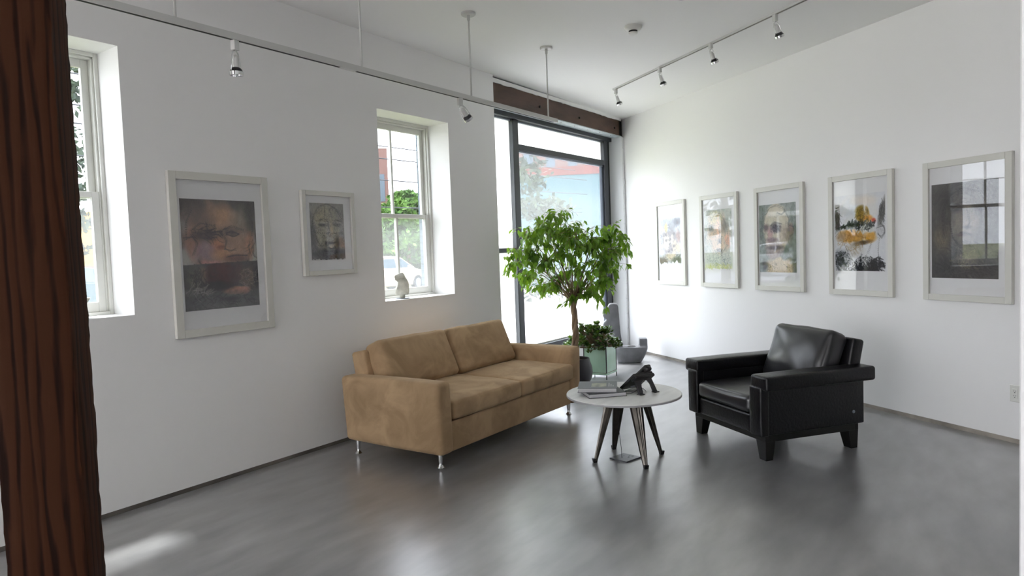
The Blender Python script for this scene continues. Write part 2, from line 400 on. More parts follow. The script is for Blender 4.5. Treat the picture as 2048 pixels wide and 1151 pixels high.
# ---- sash windows
def sash_window(n, x0, x1, z0, z1, full=True):
    y0 = 4.43
    r = empty('window_%d' % n, (0, 0, 0), kind='structure')
    j = .022
    f = MB()   # stepped casing
    f.box((x0, y0, z0), (x0+j, 4.53, z1)).box((x1-j, y0, z0), (x1, 4.53, z1)).box((x0+j, y0, z1-j), (x1-j, 4.53, z1)).box((x0+j, y0, z0), (x1-j, 4.53, z0+.02))
    f.box((x0+j, y0+.018, z0+.02), (x0+j+.012, 4.53, z1-j)).box((x1-j-.012, y0+.018, z0+.02), (x1-j, 4.53, z1-j)).box((x0+j, y0+.018, z1-j-.014), (x1-j, 4.53, z1-j))
    f.build('window_frame', M_trim, r, bevel=.003)
    zm = z0+(z1-z0)*.462
    a, b = x0+j+.012, x1-j-.012; xm = (a+b)/2
    for nm, ya, yb, lo, hi, mg in (('lower_sash', 4.45, 4.482, z0+.02, zm+.02, M_glass_haze), ('upper_sash', 4.486, 4.515, zm-.02, z1-j-.014, M_glass)):
        st = .042
        s = MB().box((a, ya, lo), (a+st, yb, hi)).box((b-st, ya, lo), (b, yb, hi))
        bot = .06 if nm == 'lower_sash' else .035; top = .036 if nm == 'lower_sash' else .05
        s.box((a+st, ya, lo), (b-st, yb, lo+bot)).box((a+st, ya, hi-top), (b-st, yb, hi)).box((xm-.011, ya, lo+bot), (xm+.011, yb, hi-top))
        so = s.build(nm, M_trim, r, bevel=.003)
        yg = (ya+yb)/2
        MB().box((a+st, yg-.002, lo+bot), (b-st, yg+.002, hi-top)).build('glass', mg, so)
    return r
def added_window(n, x0, x1, z0, z1):  # unseen wide window, added behind the camera to let in more daylight
    r = empty('window_%d' % n, (0, 0, 0), kind='structure')
    f = MB().box((x0, 4.43, z0), (x0+.06, 4.53, z1)).box((x1-.06, 4.43, z0), (x1, 4.53, z1)).box((x0+.06, 4.43, z1-.06), (x1-.06, 4.53, z1)).box((x0+.06, 4.43, z0), (x1-.06, 4.53, z0+.06))
    xm = (x0+x1)/2; f.box((xm-.03, 4.43, z0+.06), (xm+.03, 4.53, z1-.06)); f.build('window_frame', M_trim, r)
    MB().box((x0+.06, 4.48, z0+.06), (xm-.03, 4.485, z1-.06)).build('glass', M_glass_rear, r); MB().box((xm+.03, 4.48, z0+.06), (x1-.06, 4.485, z1-.06)).build('glass', M_glass_rear, r)
M_glass_rear = M_picglass
added_window(4, *WIN[0]); added_window(3, *WIN[1]); sash_window(1, *WIN[2]); sash_window(2, *WIN[3])

# ---- storefront
mat('sash_grey_blue', srgb(84, 92, 106), .5)
sf = empty('window_6', (0, 0, 0), kind='structure')
Y0, Y1 = 4.385, 4.47
MB().box((XS0, Y0-.03, 2.935), (XS1, Y1, 3.02)).build('header', mat('dark_header_paint', srgb(46, 48, 54), .5), sf)
MB().box((6.44, Y0, .30), (6.55, Y1, 2.935)).build('mullion', M_darkmetal, sf, bevel=.006)
MB().box((8.665, Y0, .30), (8.775, Y1, 2.935)).build('jamb', M_darkmetal, sf, bevel=.006)
MB().box((8.775, Y0+.012, .30), (8.838, Y1, 2.935)).build('jamb_filler', M_slot, sf)
MB().box((XS0+.002, Y0, .30), (5.90, Y1, 2.935)).build('jamb', M_darkmetal, sf)
MB().box((6.55, Y0, 2.60), (8.665, Y1, 2.665)).build('transom', M_darkmetal, sf, bevel=.004)
MB().box((6.55, Y0+.03, 2.58), (8.665, Y1-.02, 2.599)).build('transom_bead', M_greymetal, sf)
MB().box((6.55, Y0+.03, 2.915), (8.665, Y1-.02, 2.934)).box((5.9, Y0+.03, 2.915), (6.44, Y1-.02, 2.934)).build('header_bead', M_greymetal, sf)
MB().box((8.625, Y0+.03, .35), (8.664, Y1-.02, 2.58)).build('side_bead', bpy.data.materials['sash_grey_blue'], sf)
MB().box((5.9, Y0, 1.44), (6.44, Y1, 1.492)).build('transom', M_darkmetal, sf, bevel=.004)
MB().box((5.9, Y0-.02, .27), (8.665, Y1, .335)).build('sill', M_darkmetal, sf, bevel=.004)
MB().box((6.56, Y0+.03, .336), (8.55, Y1, .352)).build('sill_bead', M_trim, sf)
for nm, a, b in (('glass', (6.55, 4.44, .335), (8.664, 4.445, 2.60)),):
    MB().box(a, b).build(nm, M_glass_haze, sf)
for a, b in (((6.55, 4.44, 2.665), (8.665, 4.445, 2.935)), ((5.9, 4.44, 1.492), (6.44, 4.445, 2.935)), ((5.9, 4.44, .335), (6.44, 4.445, 1.44))):
    MB().box(a, b).build('frosted_glass', M_frost, sf)
MB().box((XS0, Y0, 0), (XS1, 4.56, .27)).build('wall_knee', M_wall, kind='structure')
# painted brick pier between the storefront and the right wall
M_wbrick = brick_material('white_painted_brick', (.80, .81, .82, 1), (.77, .78, .79, 1), (.70, .71, .72, 1), rot=(R(90), 0, R(90)), bump=.35)
MB().box((XS1, 4.2, 0), (9.3, 4.45, 2.985)).build('wall_pier', M_wbrick, kind='structure')
# steel lintel
MB().box((XS1+.01, 4.451, -1), (9.6, 4.56, 3.0)).build('wall_outer_pier', bpy.data.materials['painted_grey_brick'], kind='structure')
bm_ = empty('steel_lintel', (XS0, 4.2, 2.985), label='rusty brown steel beam above the tall storefront window', cat='beam')
M_rust = mat('rusted_steel', srgb(92, 68, 56), .55, .2, col2=srgb(66, 48, 42), nscale=4, bump=.25, bscale=25, stretch=(.6, 1, 2))
MB().box((0, .012, .010), (2.98, .03, .222)).box((0, 0, .010), (2.98, .03, .02)).build('web', M_rust, bm_)
MB().box((0, 0, 0), (3.03, .17, .010)).build('lower_flange', mat('pale_flange_paint', srgb(190, 200, 204), .5, noise=.25, nscale=20), bm_)
m_ = MB()
rr = random.Random(3); prof = [(0, .26)]; x = 0
while x < 3.0: prof.append((x, .218+rr.uniform(-.006, .004))); x += rr.uniform(.03, .12)
prof += [(3.02, .215), (3.02, .26)]
prof = [(a, b) for a, b in prof]
m_.prism(prof[::-1], .014, axis=1, off=-.004).build('paint_edge', M_wall, bm_)
for x in (.93, 1.85, 2.83): MB().lathe([(.014, 0), (.014, .012), (.007, .016)], 6, T=Matrix.Translation((x, .012, .10)) @ Matrix.Rotation(R(90), 4, 'X')).build('bolt', M_slot, bm_)
for k in range(9): MB().lathe([(.007, 0), (.006, -.004)], 8, c=(.15+k*.33, .05, 0)).build('rivet', M_base, bm_)
MB().box((XS0-.3, 4.24, 2.99), (9.1, 4.6, 3.5)).build('wall_lintel', M_slot, kind='structure')  # black colour puts in the shade of the gap around the beam
MB().box((XS0, 4.74, 3.02), (9.6, 4.8, 4.4)).build('wall_outer', bpy.data.materials['painted_grey_brick'], kind='structure')

# ------------------------------------------------------------------ timber post
def rough_post():
    # aligned with the right wall; corner edge seen at azimuth 67.5 degrees
    D = 2.75; a = R(67.5); c = Vector((D*math.cos(a), D*math.sin(a), 0))
    e1 = -TB.copy(); e1 = Vector((math.cos(R(144.54)), math.sin(R(144.54)), 0))   # along the broad face, away to the left
    e2 = TB.copy()                                                                # depth
    W_ = .242; rg = random.Random(5)
    nz = 90; V = []; F = []
    ring = []
    for k in range(6): ring.append((k/6, 0))
    for k in range(6): ring.append((1, k/6))
    for k in range(6): ring.append((1-k/6, 1))
    for k in range(6): ring.append((0, 1-k/6))
    ph = [rg.uniform(0, 6) for _ in range(24)]
    for i in range(nz+1):
        z = 3.27*i/nz
        for j, (u, v) in enumerate(ring):
            cor = 1 if (j % 6 == 0) else 0
            wob = .0018*math.sin(z*2.1+ph[j//6])+.0009*math.sin(z*13+ph[j//6+4])+rg.uniform(-.0008, .0008)*(2.4 if cor else .6)
            cu, cv = u-.5, v-.5
            f = 1-(.035 if cor else 0)
            p = c+e1*(W_*(.5+cu*f)+wob*(1 if cu > 0 else -1))+e2*(W_*(.5+cv*f)+wob)
            V.append((p.x, p.y, z))
    n = 24
    for i in range(nz):
        for j in range(n): F.append((i*n+j, i*n+(j+1) % n, (i+1)*n+(j+1) % n, (i+1)*n+j))
    F.append(tuple(range(n-1, -1, -1))); F.append(tuple(nz*n+j for j in range(n)))
    MB().add(V, F).build('timber_post', M_timber, smooth=True, auto=35, label='thick dark brown rough-hewn timber post in the left foreground', cat='post')
rough_post()

# ------------------------------------------------------------------ track lighting
def make_track_head(name='track_spotlight'):
    t = empty(name)
    MB().box((-.018, -.014, -.052), (.018, .014, 0)).build('adapter', M_track, t, bevel=.003)
    yk = empty_pivot = None
    h = MB()
    for s_ in (-1, 1):
        h.tube([(s_*.004, 0, -.052), (s_*.020, 0, -.062), (s_*.030, 0, -.09), (s_*.034, 0, -.13), (s_*.035, 0, -.165)], .0022, 6)
    yoke = h.build('yoke', M_chrome, t, smooth=True)
    MB().tube([(.0, .0, -.055), (.012, .0, -.062), (.027, 0, -.098)], .004, 6).build('knuckle', M_track, t, smooth=True)
    MB().lathe([(.004, -.075), (.013, -.084), (.017, -.098), (.017, -.138), (.019, -.145)], 20).build('socket', M_track, t, smooth=True, auto=40)
    MB().lathe([(.020, -.142), (.028, -.150), (.0345, -.166)], 24, cap=False).build('lamp_reflector', M_black, t, smooth=True)
    MB().lathe([(.0352, -.164), (.0352, -.182), (.029, -.182), (.029, -.172)], 24).build('ring', M_chrome, t, smooth=True, auto=40)
    return t
def copy_tree(o, parent=None):
    c = o.copy(); COL.objects.link(c); c.parent = parent
    for ch in list(o.children): copy_tree(ch, c)
    return c
head0 = make_track_head()
def place_head(o, loc, tilt, rz, label, group):
    o.location = loc; o.rotation_euler = (tilt[0], tilt[1], rz); tag(o, label, 'track light', group)
# heads that hang straight keep their adapter upright: only the lamp parts tilt
def tilt_lamp(o, ang, az):
    ax = Vector((-math.sin(az), math.cos(az), 0)); M_ = Matrix.Translation((0, 0, -.054)) @ Matrix.Rotation(ang, 4, ax) @ Matrix.Translation((0, 0, .054))
    for ch in o.children:
        if not ch.name.startswith('adapter'): ch.matrix_basis = M_
tk = empty('suspended_track', (0, 3.255, 2.61), label='long white lighting track hung on rods along the left wall', cat='lighting track')
MB().box((-6, -.017, 0), (5.49, .017, .034)).build('rail', M_track, tk)
MB().box((-6, -.008, -.0012), (5.44, .008, 0)).build('slot', M_slot, tk)
MB().box((2.93, -.0175, -.002), (3.06, .0175, .001)).build('coupler', M_track, tk)
for x in (-4.9, -2.6, -.35, 1.9, 3.115, 4.235, 5.355):
    zc = ceil_z(x, 3.255)-2.61
    rd = MB().tube([(x, 0, .034), (x, 0, zc-.004)], .0065, 10).build('rod', M_track, tk, smooth=True)
    MB().lathe([(.056, zc), (.056, zc-.014), (.050, zc-.020), (.012, zc-.020), (.012, zc-.055), (.008, zc-.058)], 28, c=(x, 0, 0)).build('canopy', M_track, rd, smooth=True, auto=40)
place_head(head0, (2.218, 3.255, 2.609), (0, 0), R(15), 'track light hanging straight down near the timber post', 'track lights on the suspended track')
hd = copy_tree(head0); place_head(hd, (4.093, 3.255, 2.609), (0, 0), R(-20), 'track light tilted to the left above the middle sash window', 'track lights on the suspended track')
tilt_lamp(hd, R(40), R(170+20))
tk2s = empty('ceiling_track', (0, 0, 0), label='slim white lighting track running across the ceiling beside the right wall', cat='lighting track')
e1 = Vector((7.142, 3.446, 0)); e0 = Vector((5.53, 1.136, 0)); dr = (e1-e0).normalized()
e0n = e0-dr*4.5; e1n = e1+dr*.05
pe = Vector((-dr.y, dr.x, 0))*.017
def cz(p, dz): return (p.x, p.y, ceil_z(p.x, p.y)+dz)
MB().hexa([cz(e0n-pe, -.016), cz(e1n-pe, -.016), cz(e1n+pe, -.016), cz(e0n+pe, -.016)], [cz(e0n-pe, .002), cz(e1n-pe, .002), cz(e1n+pe, .002), cz(e0n+pe, .002)]).build('rail', M_track, tk2s)
MB().hexa([cz(e0n-pe*.4, -.0172), cz(e1n-pe*.4, -.0172), cz(e1n+pe*.4, -.0172), cz(e0n+pe*.4, -.0172)], [cz(e0n-pe*.4, -.0155), cz(e1n-pe*.4, -.0155), cz(e1n+pe*.4, -.0155), cz(e0n+pe*.4, -.0155)]).build('slot', M_base, tk2s)
for (x, y), lb in (((7.142, 3.446), 'ceiling track light nearest the storefront beam'), ((6.588, 2.696), 'second ceiling track light from the storefront beam'),
                   ((6.103, 2.018), 'third ceiling track light from the storefront beam'), ((5.692, 1.371), 'ceiling track light nearest the camera, at the top edge')):
    h_ = copy_tree(head0); place_head(h_, (x, y, ceil_z(x, y)-.016), (0, 0), R(54.5), lb, 'track lights on the ceiling track')
    tilt_lamp(h_, R(22), R(150-54.5))
# smoke detector, ceiling disc
sd = empty('smoke_detector', (5.307, 2.392, ceil_z(5.307, 2.392)), label='round white smoke detector on the ceiling', cat='smoke detector')
MB().lathe([(.072, .003), (.072, -.014), (.060, -.030), (.040, -.036)], 32).build('base', M_trim, sd, smooth=True, auto=40)
MB().lathe([(.036, -.034), (.034, -.052)], 24).build('vent_ring', M_slot, sd, smooth=True, auto=40)
MB().lathe([(.038, -.050), (.034, -.062), (.018, -.068)], 28).build('cap', M_trim, sd, smooth=True, auto=40)
cd = empty('ceiling_disc', (4.875, 1.80, ceil_z(4.875, 1.80)), label='round white ceiling fixture cut off by the top edge of the photo', cat='ceiling fixture')
MB().lathe([(.085, .003), (.085, -.010), (.070, -.018)], 36).build('rim', M_trim, cd, smooth=True, auto=40)
MB().lathe([(.060, -.016), (.056, -.024)], 28).build('grille', M_base, cd, smooth=True, auto=40)
# outlet
oc = pB(3.252, 0, .350)
ot = empty('wall_outlet', oc, R(54.54), label='white duplex power outlet on the right wall near the frame edge', cat='power outlet')
MB().box((-.038, .0, -.058), (.038, .006, .058)).build('cover_plate', M_trim, ot, bevel=.003)
MB().box((-.017, .006, -.034), (.017, .0085, .034)).build('receptacle', M_trim, ot, bevel=.001)
m_ = MB()
for dz in (-.018, .014):
    for dx in (-.007, .006): m_.box((dx-.0012, .0084, dz), (dx+.0012, .0088, dz+.009))
    m_.box((-.003, .0084, dz-.009), (.003, .0088, dz-.004))
m_.build('slot', M_slot, ot)

# ------------------------------------------------------------------ painted prints (colour computed on a fine mesh)
class Canvas:
    def __init__(s, w, h, base, seed):
        s.w, s.h = w, h; s.a = np.ones((h, w, 3))*np.array(base)/255.; s.rg = np.random.default_rng(seed)
        s.Y, s.X = np.mgrid[0:h, 0:w]; s.X = s.X/(w-1); s.Y = s.Y/(h-1)*1.0    # 0..1, y down
        s.asp = h/w
    def noise(s, fx, fy, n=10):
        r = np.zeros_like(s.X)
        for _ in range(n):
            kx, ky = s.rg.normal()*fx, s.rg.normal()*fy; r += np.sin(s.X*kx*6.28+s.Y*ky*6.28+s.rg.uniform(0, 6.28))
        return r/math.sqrt(n)*.8
    def mixin(s, m, col):
        m = np.clip(m, 0, 1)[..., None]; s.a = s.a*(1-m)+np.array(col)/255.*m
    def blob(s, x, y, rx, ry, col, k=.8, soft=.35, rot=0, rough=.15, f=4):
        c, sn = math.cos(rot), math.sin(rot); dx = (s.X-x); dy = (s.Y-y)
        u = (dx*c+dy*s.asp*sn)/rx; v = (-dx*sn/s.asp+dy*c)/ry
        d = np.sqrt(u*u+v*v)+s.noise(f, f, 6)*rough
        s.mixin(k*np.clip((1+soft-d)/(2*soft+1e-6), 0, 1), col)
    def rect(s, x0, y0, x1, y1, col, k=1, soft=.01):
        m = np.clip((s.X-x0)/soft, 0, 1)*np.clip((x1-s.X)/soft, 0, 1)*np.clip((s.Y-y0)/soft, 0, 1)*np.clip((y1-s.Y)/soft, 0, 1)
        s.mixin(m*k, col)
    def wash(s, col, k, fx=3, fy=3, thr=0):
        s.mixin(np.clip(s.noise(fx, fy)-thr, 0, 1)*k, col)
    def stroke(s, pts, col, wd=.006, k=.8):
        wd *= 1.35; k = min(1, k*1.0)
        P = np.array(pts, float); n = 14; Q = []
        for i in range(len(P)-1):
            for t in range(n): Q.append(P[i]+(P[i+1]-P[i])*t/n)
        Q.append(P[-1]); Q = np.array(Q)
        # smooth
        for _ in range(6): Q[1:-1] = (Q[:-2]+Q[1:-1]*2+Q[2:])/4
        x0, x1 = Q[:, 0].min()-wd*2, Q[:, 0].max()+wd*2; y0, y1 = Q[:, 1].min()-wd*2, Q[:, 1].max()+wd*2
        i0, i1 = max(0, int(x0*(s.w-1))), min(s.w, int(x1*(s.w-1))+2); j0, j1 = max(0, int(y0*(s.h-1))), min(s.h, int(y1*(s.h-1))+2)
        if i0 >= i1 or j0 >= j1: return
        X = s.X[j0:j1, i0:i1]; Y = s.Y[j0:j1, i0:i1]; d = np.full(X.shape, 9.)
        for q in Q[::2]: d = np.minimum(d, (X-q[0])**2+((Y-q[1])*s.asp)**2)
        m = np.clip(1.3-np.sqrt(d)/wd, 0, 1)[..., None]*k
        s.a[j0:j1, i0:i1] = s.a[j0:j1, i0:i1]*(1-m)+np.array(col)/255.*m
    def hatch(s, x, y, rx, ry, col, n, ln=.08, ang=0, spread=.5, wd=.004, k=.6, curl=.3):
        for _ in range(n):
            a = s.rg.uniform(0, 6.28); r = math.sqrt(s.rg.uniform(0, 1)); px, py = x+rx*r*math.cos(a), y+ry*r*math.sin(a)
            t = ang+s.rg.normal()*spread; l = ln*s.rg.uniform(.5, 1.4); c2 = s.rg.normal()*curl
            pts = [(px, py), (px+l*.5*math.cos(t), py+l*.5*math.sin(t)/s.asp), (px+l*math.cos(t+c2), py+l*math.sin(t+c2)/s.asp)]
            s.stroke(pts, col, wd, k)
    def scribble(s, pts, col, n=3, j=.012, wd=.005, k=.7):
        for _ in range(n): s.stroke([(a+s.rg.normal()*j, b+s.rg.normal()*j) for a, b in pts], col, wd*s.rg.uniform(.7, 1.3), k)
    def edge(s, paper, bottom, amp=.02, left=0, right=1, top=0, f=9):
        n1 = s.noise(f, f*.3)*amp; n2 = s.noise(f*2, f)*amp
        m = np.clip((s.Y+n1-bottom)/.006, 0, 1)
        m = np.maximum(m, np.clip((left-s.X+n2*.5)/.01, 0, 1)); m = np.maximum(m, np.clip((s.X+n2*.5-right)/.01, 0, 1))
        m = np.maximum(m, np.clip((top-s.Y+n2*.5)/.006, 0, 1))
        s.mixin(m, paper)
    def object(s, parent, x0, x1, z0, z1, y):
        """mesh sheet in the parent's xz plane, facing -y"""
        w, h = s.w, s.h; V = []
        xs = np.linspace(x0, x1, w); zs = np.linspace(z1, z0, h)
        XX, ZZ = np.meshgrid(xs, zs); V = np.stack([XX.ravel(), np.full(XX.size, y), ZZ.ravel()], 1)
        i = np.arange(h-1)[:, None]*w+np.arange(w-1)[None, :]; i = i.ravel()
        F = np.stack([i, i+w, i+w+1, i+1], 1)
        me = bpy.data.meshes.new('print'); me.from_pydata(V.tolist(), [], F.tolist())
        g = s.noise(9, 7, 30)*.05+s.noise(26, 20, 40)*.05+s.rg.normal(size=s.X.shape)*.03
        s.a = s.a*(1+g*(1-np.clip(s.a.mean(axis=2)-.55, 0, .3)*2.6))[..., None]
        a = np.clip(s.a, 0, 1); lin = np.where(a <= .04045, a/12.92, ((a+.055)/1.055)**2.4)
        at = me.color_attributes.new('ink', 'FLOAT_COLOR', 'POINT')
        at.data.foreach_set('color', np.concatenate([lin.reshape(-1, 3), np.ones((w*h, 1))], 1).ravel().astype(np.float32))
        me.materials.append(M_art); o = bpy.data.objects.new('print', me); COL.objects.link(o); o.parent = parent
        return o

INK = (30, 30, 34)
def art_split_face():
    c = Canvas(170, 226, (118, 108, 104), 1)
    c.wash((84, 78, 80), .9, 3, 2); c.wash((140, 130, 122), .5, 2, 3)
    c.blob(.5, .02, .6, .10, (70, 68, 68), .7)
    c.blob(.05, .52, .12, .10, (176, 174, 168), .9, .3); c.blob(.96, .50, .09, .16, (176, 174, 166), .9, .3)
    c.blob(.03, .25, .05, .06, (160, 158, 152), .6)
    c.blob(.48, .36, .40, .33, (164, 136, 118), .85, .18)
    c.blob(.13, .40, .10, .12, (160, 122, 108), .9, .3); c.blob(.90, .42, .07, .12, (172, 128, 106), .9, .3)
    c.blob(.52, .15, .18, .09, (190, 152, 120), .8, .5); c.blob(.82, .18, .14, .12, (140, 134, 120), .7, .5); c.blob(.25, .16, .16, .12, (112, 96, 92), .7, .5)
    c.blob(.30, .33, .18, .055, (74, 64, 68), .85, .5); c.blob(.66, .29, .15, .03, (88, 76, 78), .7, .5); c.blob(.68, .31, .05, .02, (40, 40, 48), .9, .5)
    c.blob(.46, .42, .10, .07, (196, 140, 112), .85, .5); c.blob(.50, .44, .05, .02, (120, 76, 68), .8, .5); c.blob(.30, .47, .13, .08, (150, 132, 150), .6, .5)
    c.blob(.52, .50, .13, .05, (202, 156, 122), .8, .5); c.blob(.74, .42, .14, .11, (178, 146, 124), .7, .5); c.blob(.70, .54, .14, .035, (116, 86, 86), .8, .5)
    c.blob(.35, .575, .12, .02, (206, 150, 146), .7, .5); c.blob(.93, .12, .08, .14, (66, 64, 66), .7, .6)
    for p in ([(.12, .28), (.25, .22), (.42, .24)], [(.55, .27), (.66, .235), (.82, .27)], [(.58, .31), (.66, .285), (.76, .31), (.68, .335), (.58, .31)], [(.52, .30), (.58, .38), (.56, .44)],
              [(.55, .45), (.62, .475), (.70, .45)], [(.58, .52), (.70, .505), (.85, .515)], [(.15, .10), (.08, .22), (.06, .36)], [(.86, .08), (.96, .2), (.95, .33)], [(.2, .55), (.24, .60), (.28, .66)],
              [(.04, .36), (.14, .33), (.20, .40), (.14, .50)], [(.40, .30), (.5, .28), (.52, .33)]):
        c.scribble(p, (52, 48, 54), 3, .008, .005, .6)
    c.hatch(.3, .3, .2, .06, (48, 44, 50), 40, .10, .2, .5); c.hatch(.93, .40, .05, .08, (60, 60, 62), 14, .12, 1.9, .2)
    # lower half
    m = np.clip((s_ := c.Y-(.588-.02*c.X))/.004, 0, 1); c.mixin(m, (84, 82, 84))
    low = lambda *a, **k: c.blob(*a, **k)
    m0 = c.a.copy()
    c.blob(.46, .68, .22, .13, (70, 44, 46), .95, .25); c.blob(.5, .66, .10, .09, (104, 62, 62), .6, .5); c.blob(.68, .68, .10, .10, (92, 66, 66), .7, .4)
    c.blob(.14, .72, .10, .10, (108, 106, 96), .8, .4); c.blob(.25, .68, .05, .07, (146, 124, 112), .7, .5); c.blob(.86, .72, .12, .09, (120, 96, 88), .6, .5)
    c.blob(.70, .845, .19, .042, (186, 142, 124), .95, .15); c.blob(.42, .79, .2, .04, (36, 32, 36), .9, .5); c.blob(.98, .73, .05, .09, (38, 38, 46), .9, .4)
    c.blob(.5, .96, .7, .10, (104, 104, 106), .8, .3); c.blob(.14, .84, .2, .03, (140, 138, 134), .5, .5)
    c.wash((70, 70, 76), .3, 6, 9)
    c.hatch(.2, .72, .14, .12, (40, 38, 40), 50, .12, 1.3, .7); c.hatch(.85, .74, .14, .10, (160, 148, 138), 30, .10, .4, .8); c.hatch(.2, .83, .2, .04, (180, 176, 168), 24, .10, -.4, .6)
    c.hatch(.5, .92, .45, .05, (56, 56, 60), 40, .12, .1, .5); c.blob(.60, .92, .1, .02, (50, 50, 54), .7, .5)
    m = np.clip(1-s_/.004, 0, 1)[..., None]; keep = m0
    c.a = np.where((s_ < 0)[..., None], keep, c.a)
    c.stroke([(0, .588), (1, .568)], (48, 46, 48), .006, .8)
    return c
def art_hatched_face():
    c = Canvas(120, 166, (150, 148, 142), 2)
    c.wash((112, 112, 112), .8, 6, 6)
    c.blob(.47, .45, .38, .40, (172, 168, 150), .8, .15); c.blob(.30, .22, .20, .14, (178, 166, 134), .6, .5); c.blob(.62, .45, .06, .14, (186, 168, 132), .7, .5)
    c.blob(.5, .92, .6, .12, (92, 92, 96), .9, .3); c.blob(.03, .6, .12, .3, (100, 100, 106), .7, .5); c.blob(.92, .72, .12, .10, (150, 122, 106), .8, .5); c.blob(.85, .90, .16, .10, (60, 60, 62), .8, .5)
    c.blob(.37, .375, .12, .035, (54, 54, 56), .95, .5); c.blob(.78, .37, .11, .035, (70, 70, 72), .9, .5)
    c.blob(.35, .345, .15, .02, (196, 192, 178), .6, .5); c.blob(.8, .335, .12, .02, (190, 186, 174), .6, .5)
    c.blob(.57, .57, .05, .02, (80, 74, 70), .8, .5); c.blob(.60, .70, .14, .022, (90, 86, 84), .9, .5); c.blob(.60, .755, .10, .03, (182, 176, 160), .9, .4); c.blob(.46, .72, .06, .05, (70, 70, 72), .7, .5); c.blob(.78, .68, .05, .10, (74, 72, 72), .8, .5)
    for p in ([(.06, .45), (.08, .25), (.25, .06), (.5, .01), (.75, .07), (.95, .25)], [(.10, .5), (.22, .70), (.38, .82), (.6, .86)], [(.28, .30), (.40, .275), (.52, .32)], [(.66, .31), (.8, .30), (.92, .33)],
              [(.43, .06), (.44, .25)], [(.66, .25), (.55, .12), (.7, .05)], [(.52, .34), (.55, .5), (.48, .54)], [(.45, .69), (.6, .71), (.75, .69)], [(.5, .78), (.6, .80), (.72, .77)], [(.15, .52), (.6, .53), (.95, .52)]):
        c.scribble(p, (58, 58, 60), 4, .012, .007, .6)
    c.hatch(.5, .5, .5, .48, (70, 70, 74), 330, .07, 1.2, 1.2, .005, .4); c.hatch(.5, .4, .4, .3, (206, 200, 184), 120, .06, .8, 1.2, .005, .4); c.hatch(.7, .92, .35, .07, (36, 36, 38), 80, .06, 1, 1.2)
    c.edge((206, 206, 206), .985, .012, .0, 1.0)
    return c
def art_mottled():
    c = Canvas(120, 150, (196, 200, 208), 3)
    c.wash((150, 156, 166), .8, 5, 4)
    c.blob(.5, .52, .34, .36, (120, 112, 108), .85, .2); c.blob(.44, .12, .36, .12, (150, 158, 168), .7, .5); c.blob(.82, .1, .16, .08, (74, 80, 90), .9, .5); c.blob(.5, .2, .2, .10, (132, 140, 148), .8, .4)
    c.blob(.34, .20, .07, .09, (226, 204, 96), .95, .4); c.blob(.36, .52, .14, .15, (226, 214, 190), .95, .25, rot=.2); c.blob(.60, .46, .07, .10, (224, 212, 190), .9, .3); c.blob(.72, .62, .12, .16, (214, 196, 168), .85, .3)
    c.blob(.9, .4, .1, .12, (150, 112, 92), .8, .4); c.blob(.5, .82, .18, .07, (206, 192, 166), .8, .4); c.blob(.66, .80, .09, .06, (222, 208, 182), .8, .4); c.blob(.9, .66, .1, .10, (206, 196, 150), .8, .4)
    c.blob(.15, .92, .26, .08, (92, 82, 76), .95, .3); c.blob(.84, .92, .28, .09, (92, 98, 84), .95, .3); c.blob(.08, .62, .09, .16, (186, 190, 212), .9, .4)
    for x, y in ((.33, .48), (.50, .56), (.68, .60), (.52, .46), (.44, .70), (.34, .36), (.7, .34), (.86, .12), (.58, .68)): c.blob(x, y, .04, .03, (66, 58, 56), .85, .5)
    c.hatch(.5, .5, .5, .45, (70, 66, 66), 150, .06, 1.1, 1.0, .006, .5); c.hatch(.84, .9, .2, .08, (50, 64, 48), 70, .08, -.8, .5, .006, .6); c.hatch(.3, .5, .3, .4, (236, 230, 214), 70, .06, 1, 1, .006, .5)
    c.edge((222, 223, 228), .95, .03, .02, .98, .015)
    return c
def art_speckled():
    c = Canvas(130, 182, (196, 200, 192), 4)
    c.wash((168, 178, 170), .7, 6, 6); c.blob(.5, .40, .34, .34, (222, 196, 172), .85, .25)
    c.blob(.42, .13, .22, .10, (206, 196, 140), .7, .4); c.blob(.52, .30, .06, .16, (238, 196, 170), .8, .5); c.blob(.85, .50, .10, .12, (232, 180, 156), .8, .4)
    c.blob(.26, .30, .09, .05, (120, 130, 126), .7, .5); c.blob(.74, .28, .11, .10, (112, 112, 110), .7, .5); c.blob(.58, .52, .07, .04, (150, 146, 140), .8, .5); c.blob(.55, .67, .10, .025, (140, 140, 136), .8, .4)
    c.blob(.5, .84, .5, .13, (196, 204, 196), .8, .4); c.blob(.4, .95, .5, .05, (198, 204, 150), .8, .5)
    for p in ([(.2, .4), (.22, .2), (.4, .07), (.6, .08), (.75, .2), (.85, .4), (.8, .6), (.6, .74), (.4, .68), (.22, .5)], [(.46, .66), (.56, .64), (.66, .68), (.56, .70), (.46, .66)], [(.54, .3), (.6, .45), (.54, .52), (.62, .54)], [(.10, .38), (.05, .45), (.12, .52)]):
        c.scribble(p, (104, 106, 104), 4, .014, .006, .55)
    c.hatch(.5, .5, .5, .5, (130, 142, 138), 380, .04, 1.0, 1.6, .005, .45); c.hatch(.5, .92, .5, .06, (176, 186, 80), 90, .05, 1, 1.2, .005, .5); c.hatch(.5, .82, .45, .1, (96, 106, 112), 120, .04, .5, 1.6, .004, .5)
    c.edge((224, 224, 226), .965, .02, .01, .99, .006)
    return c
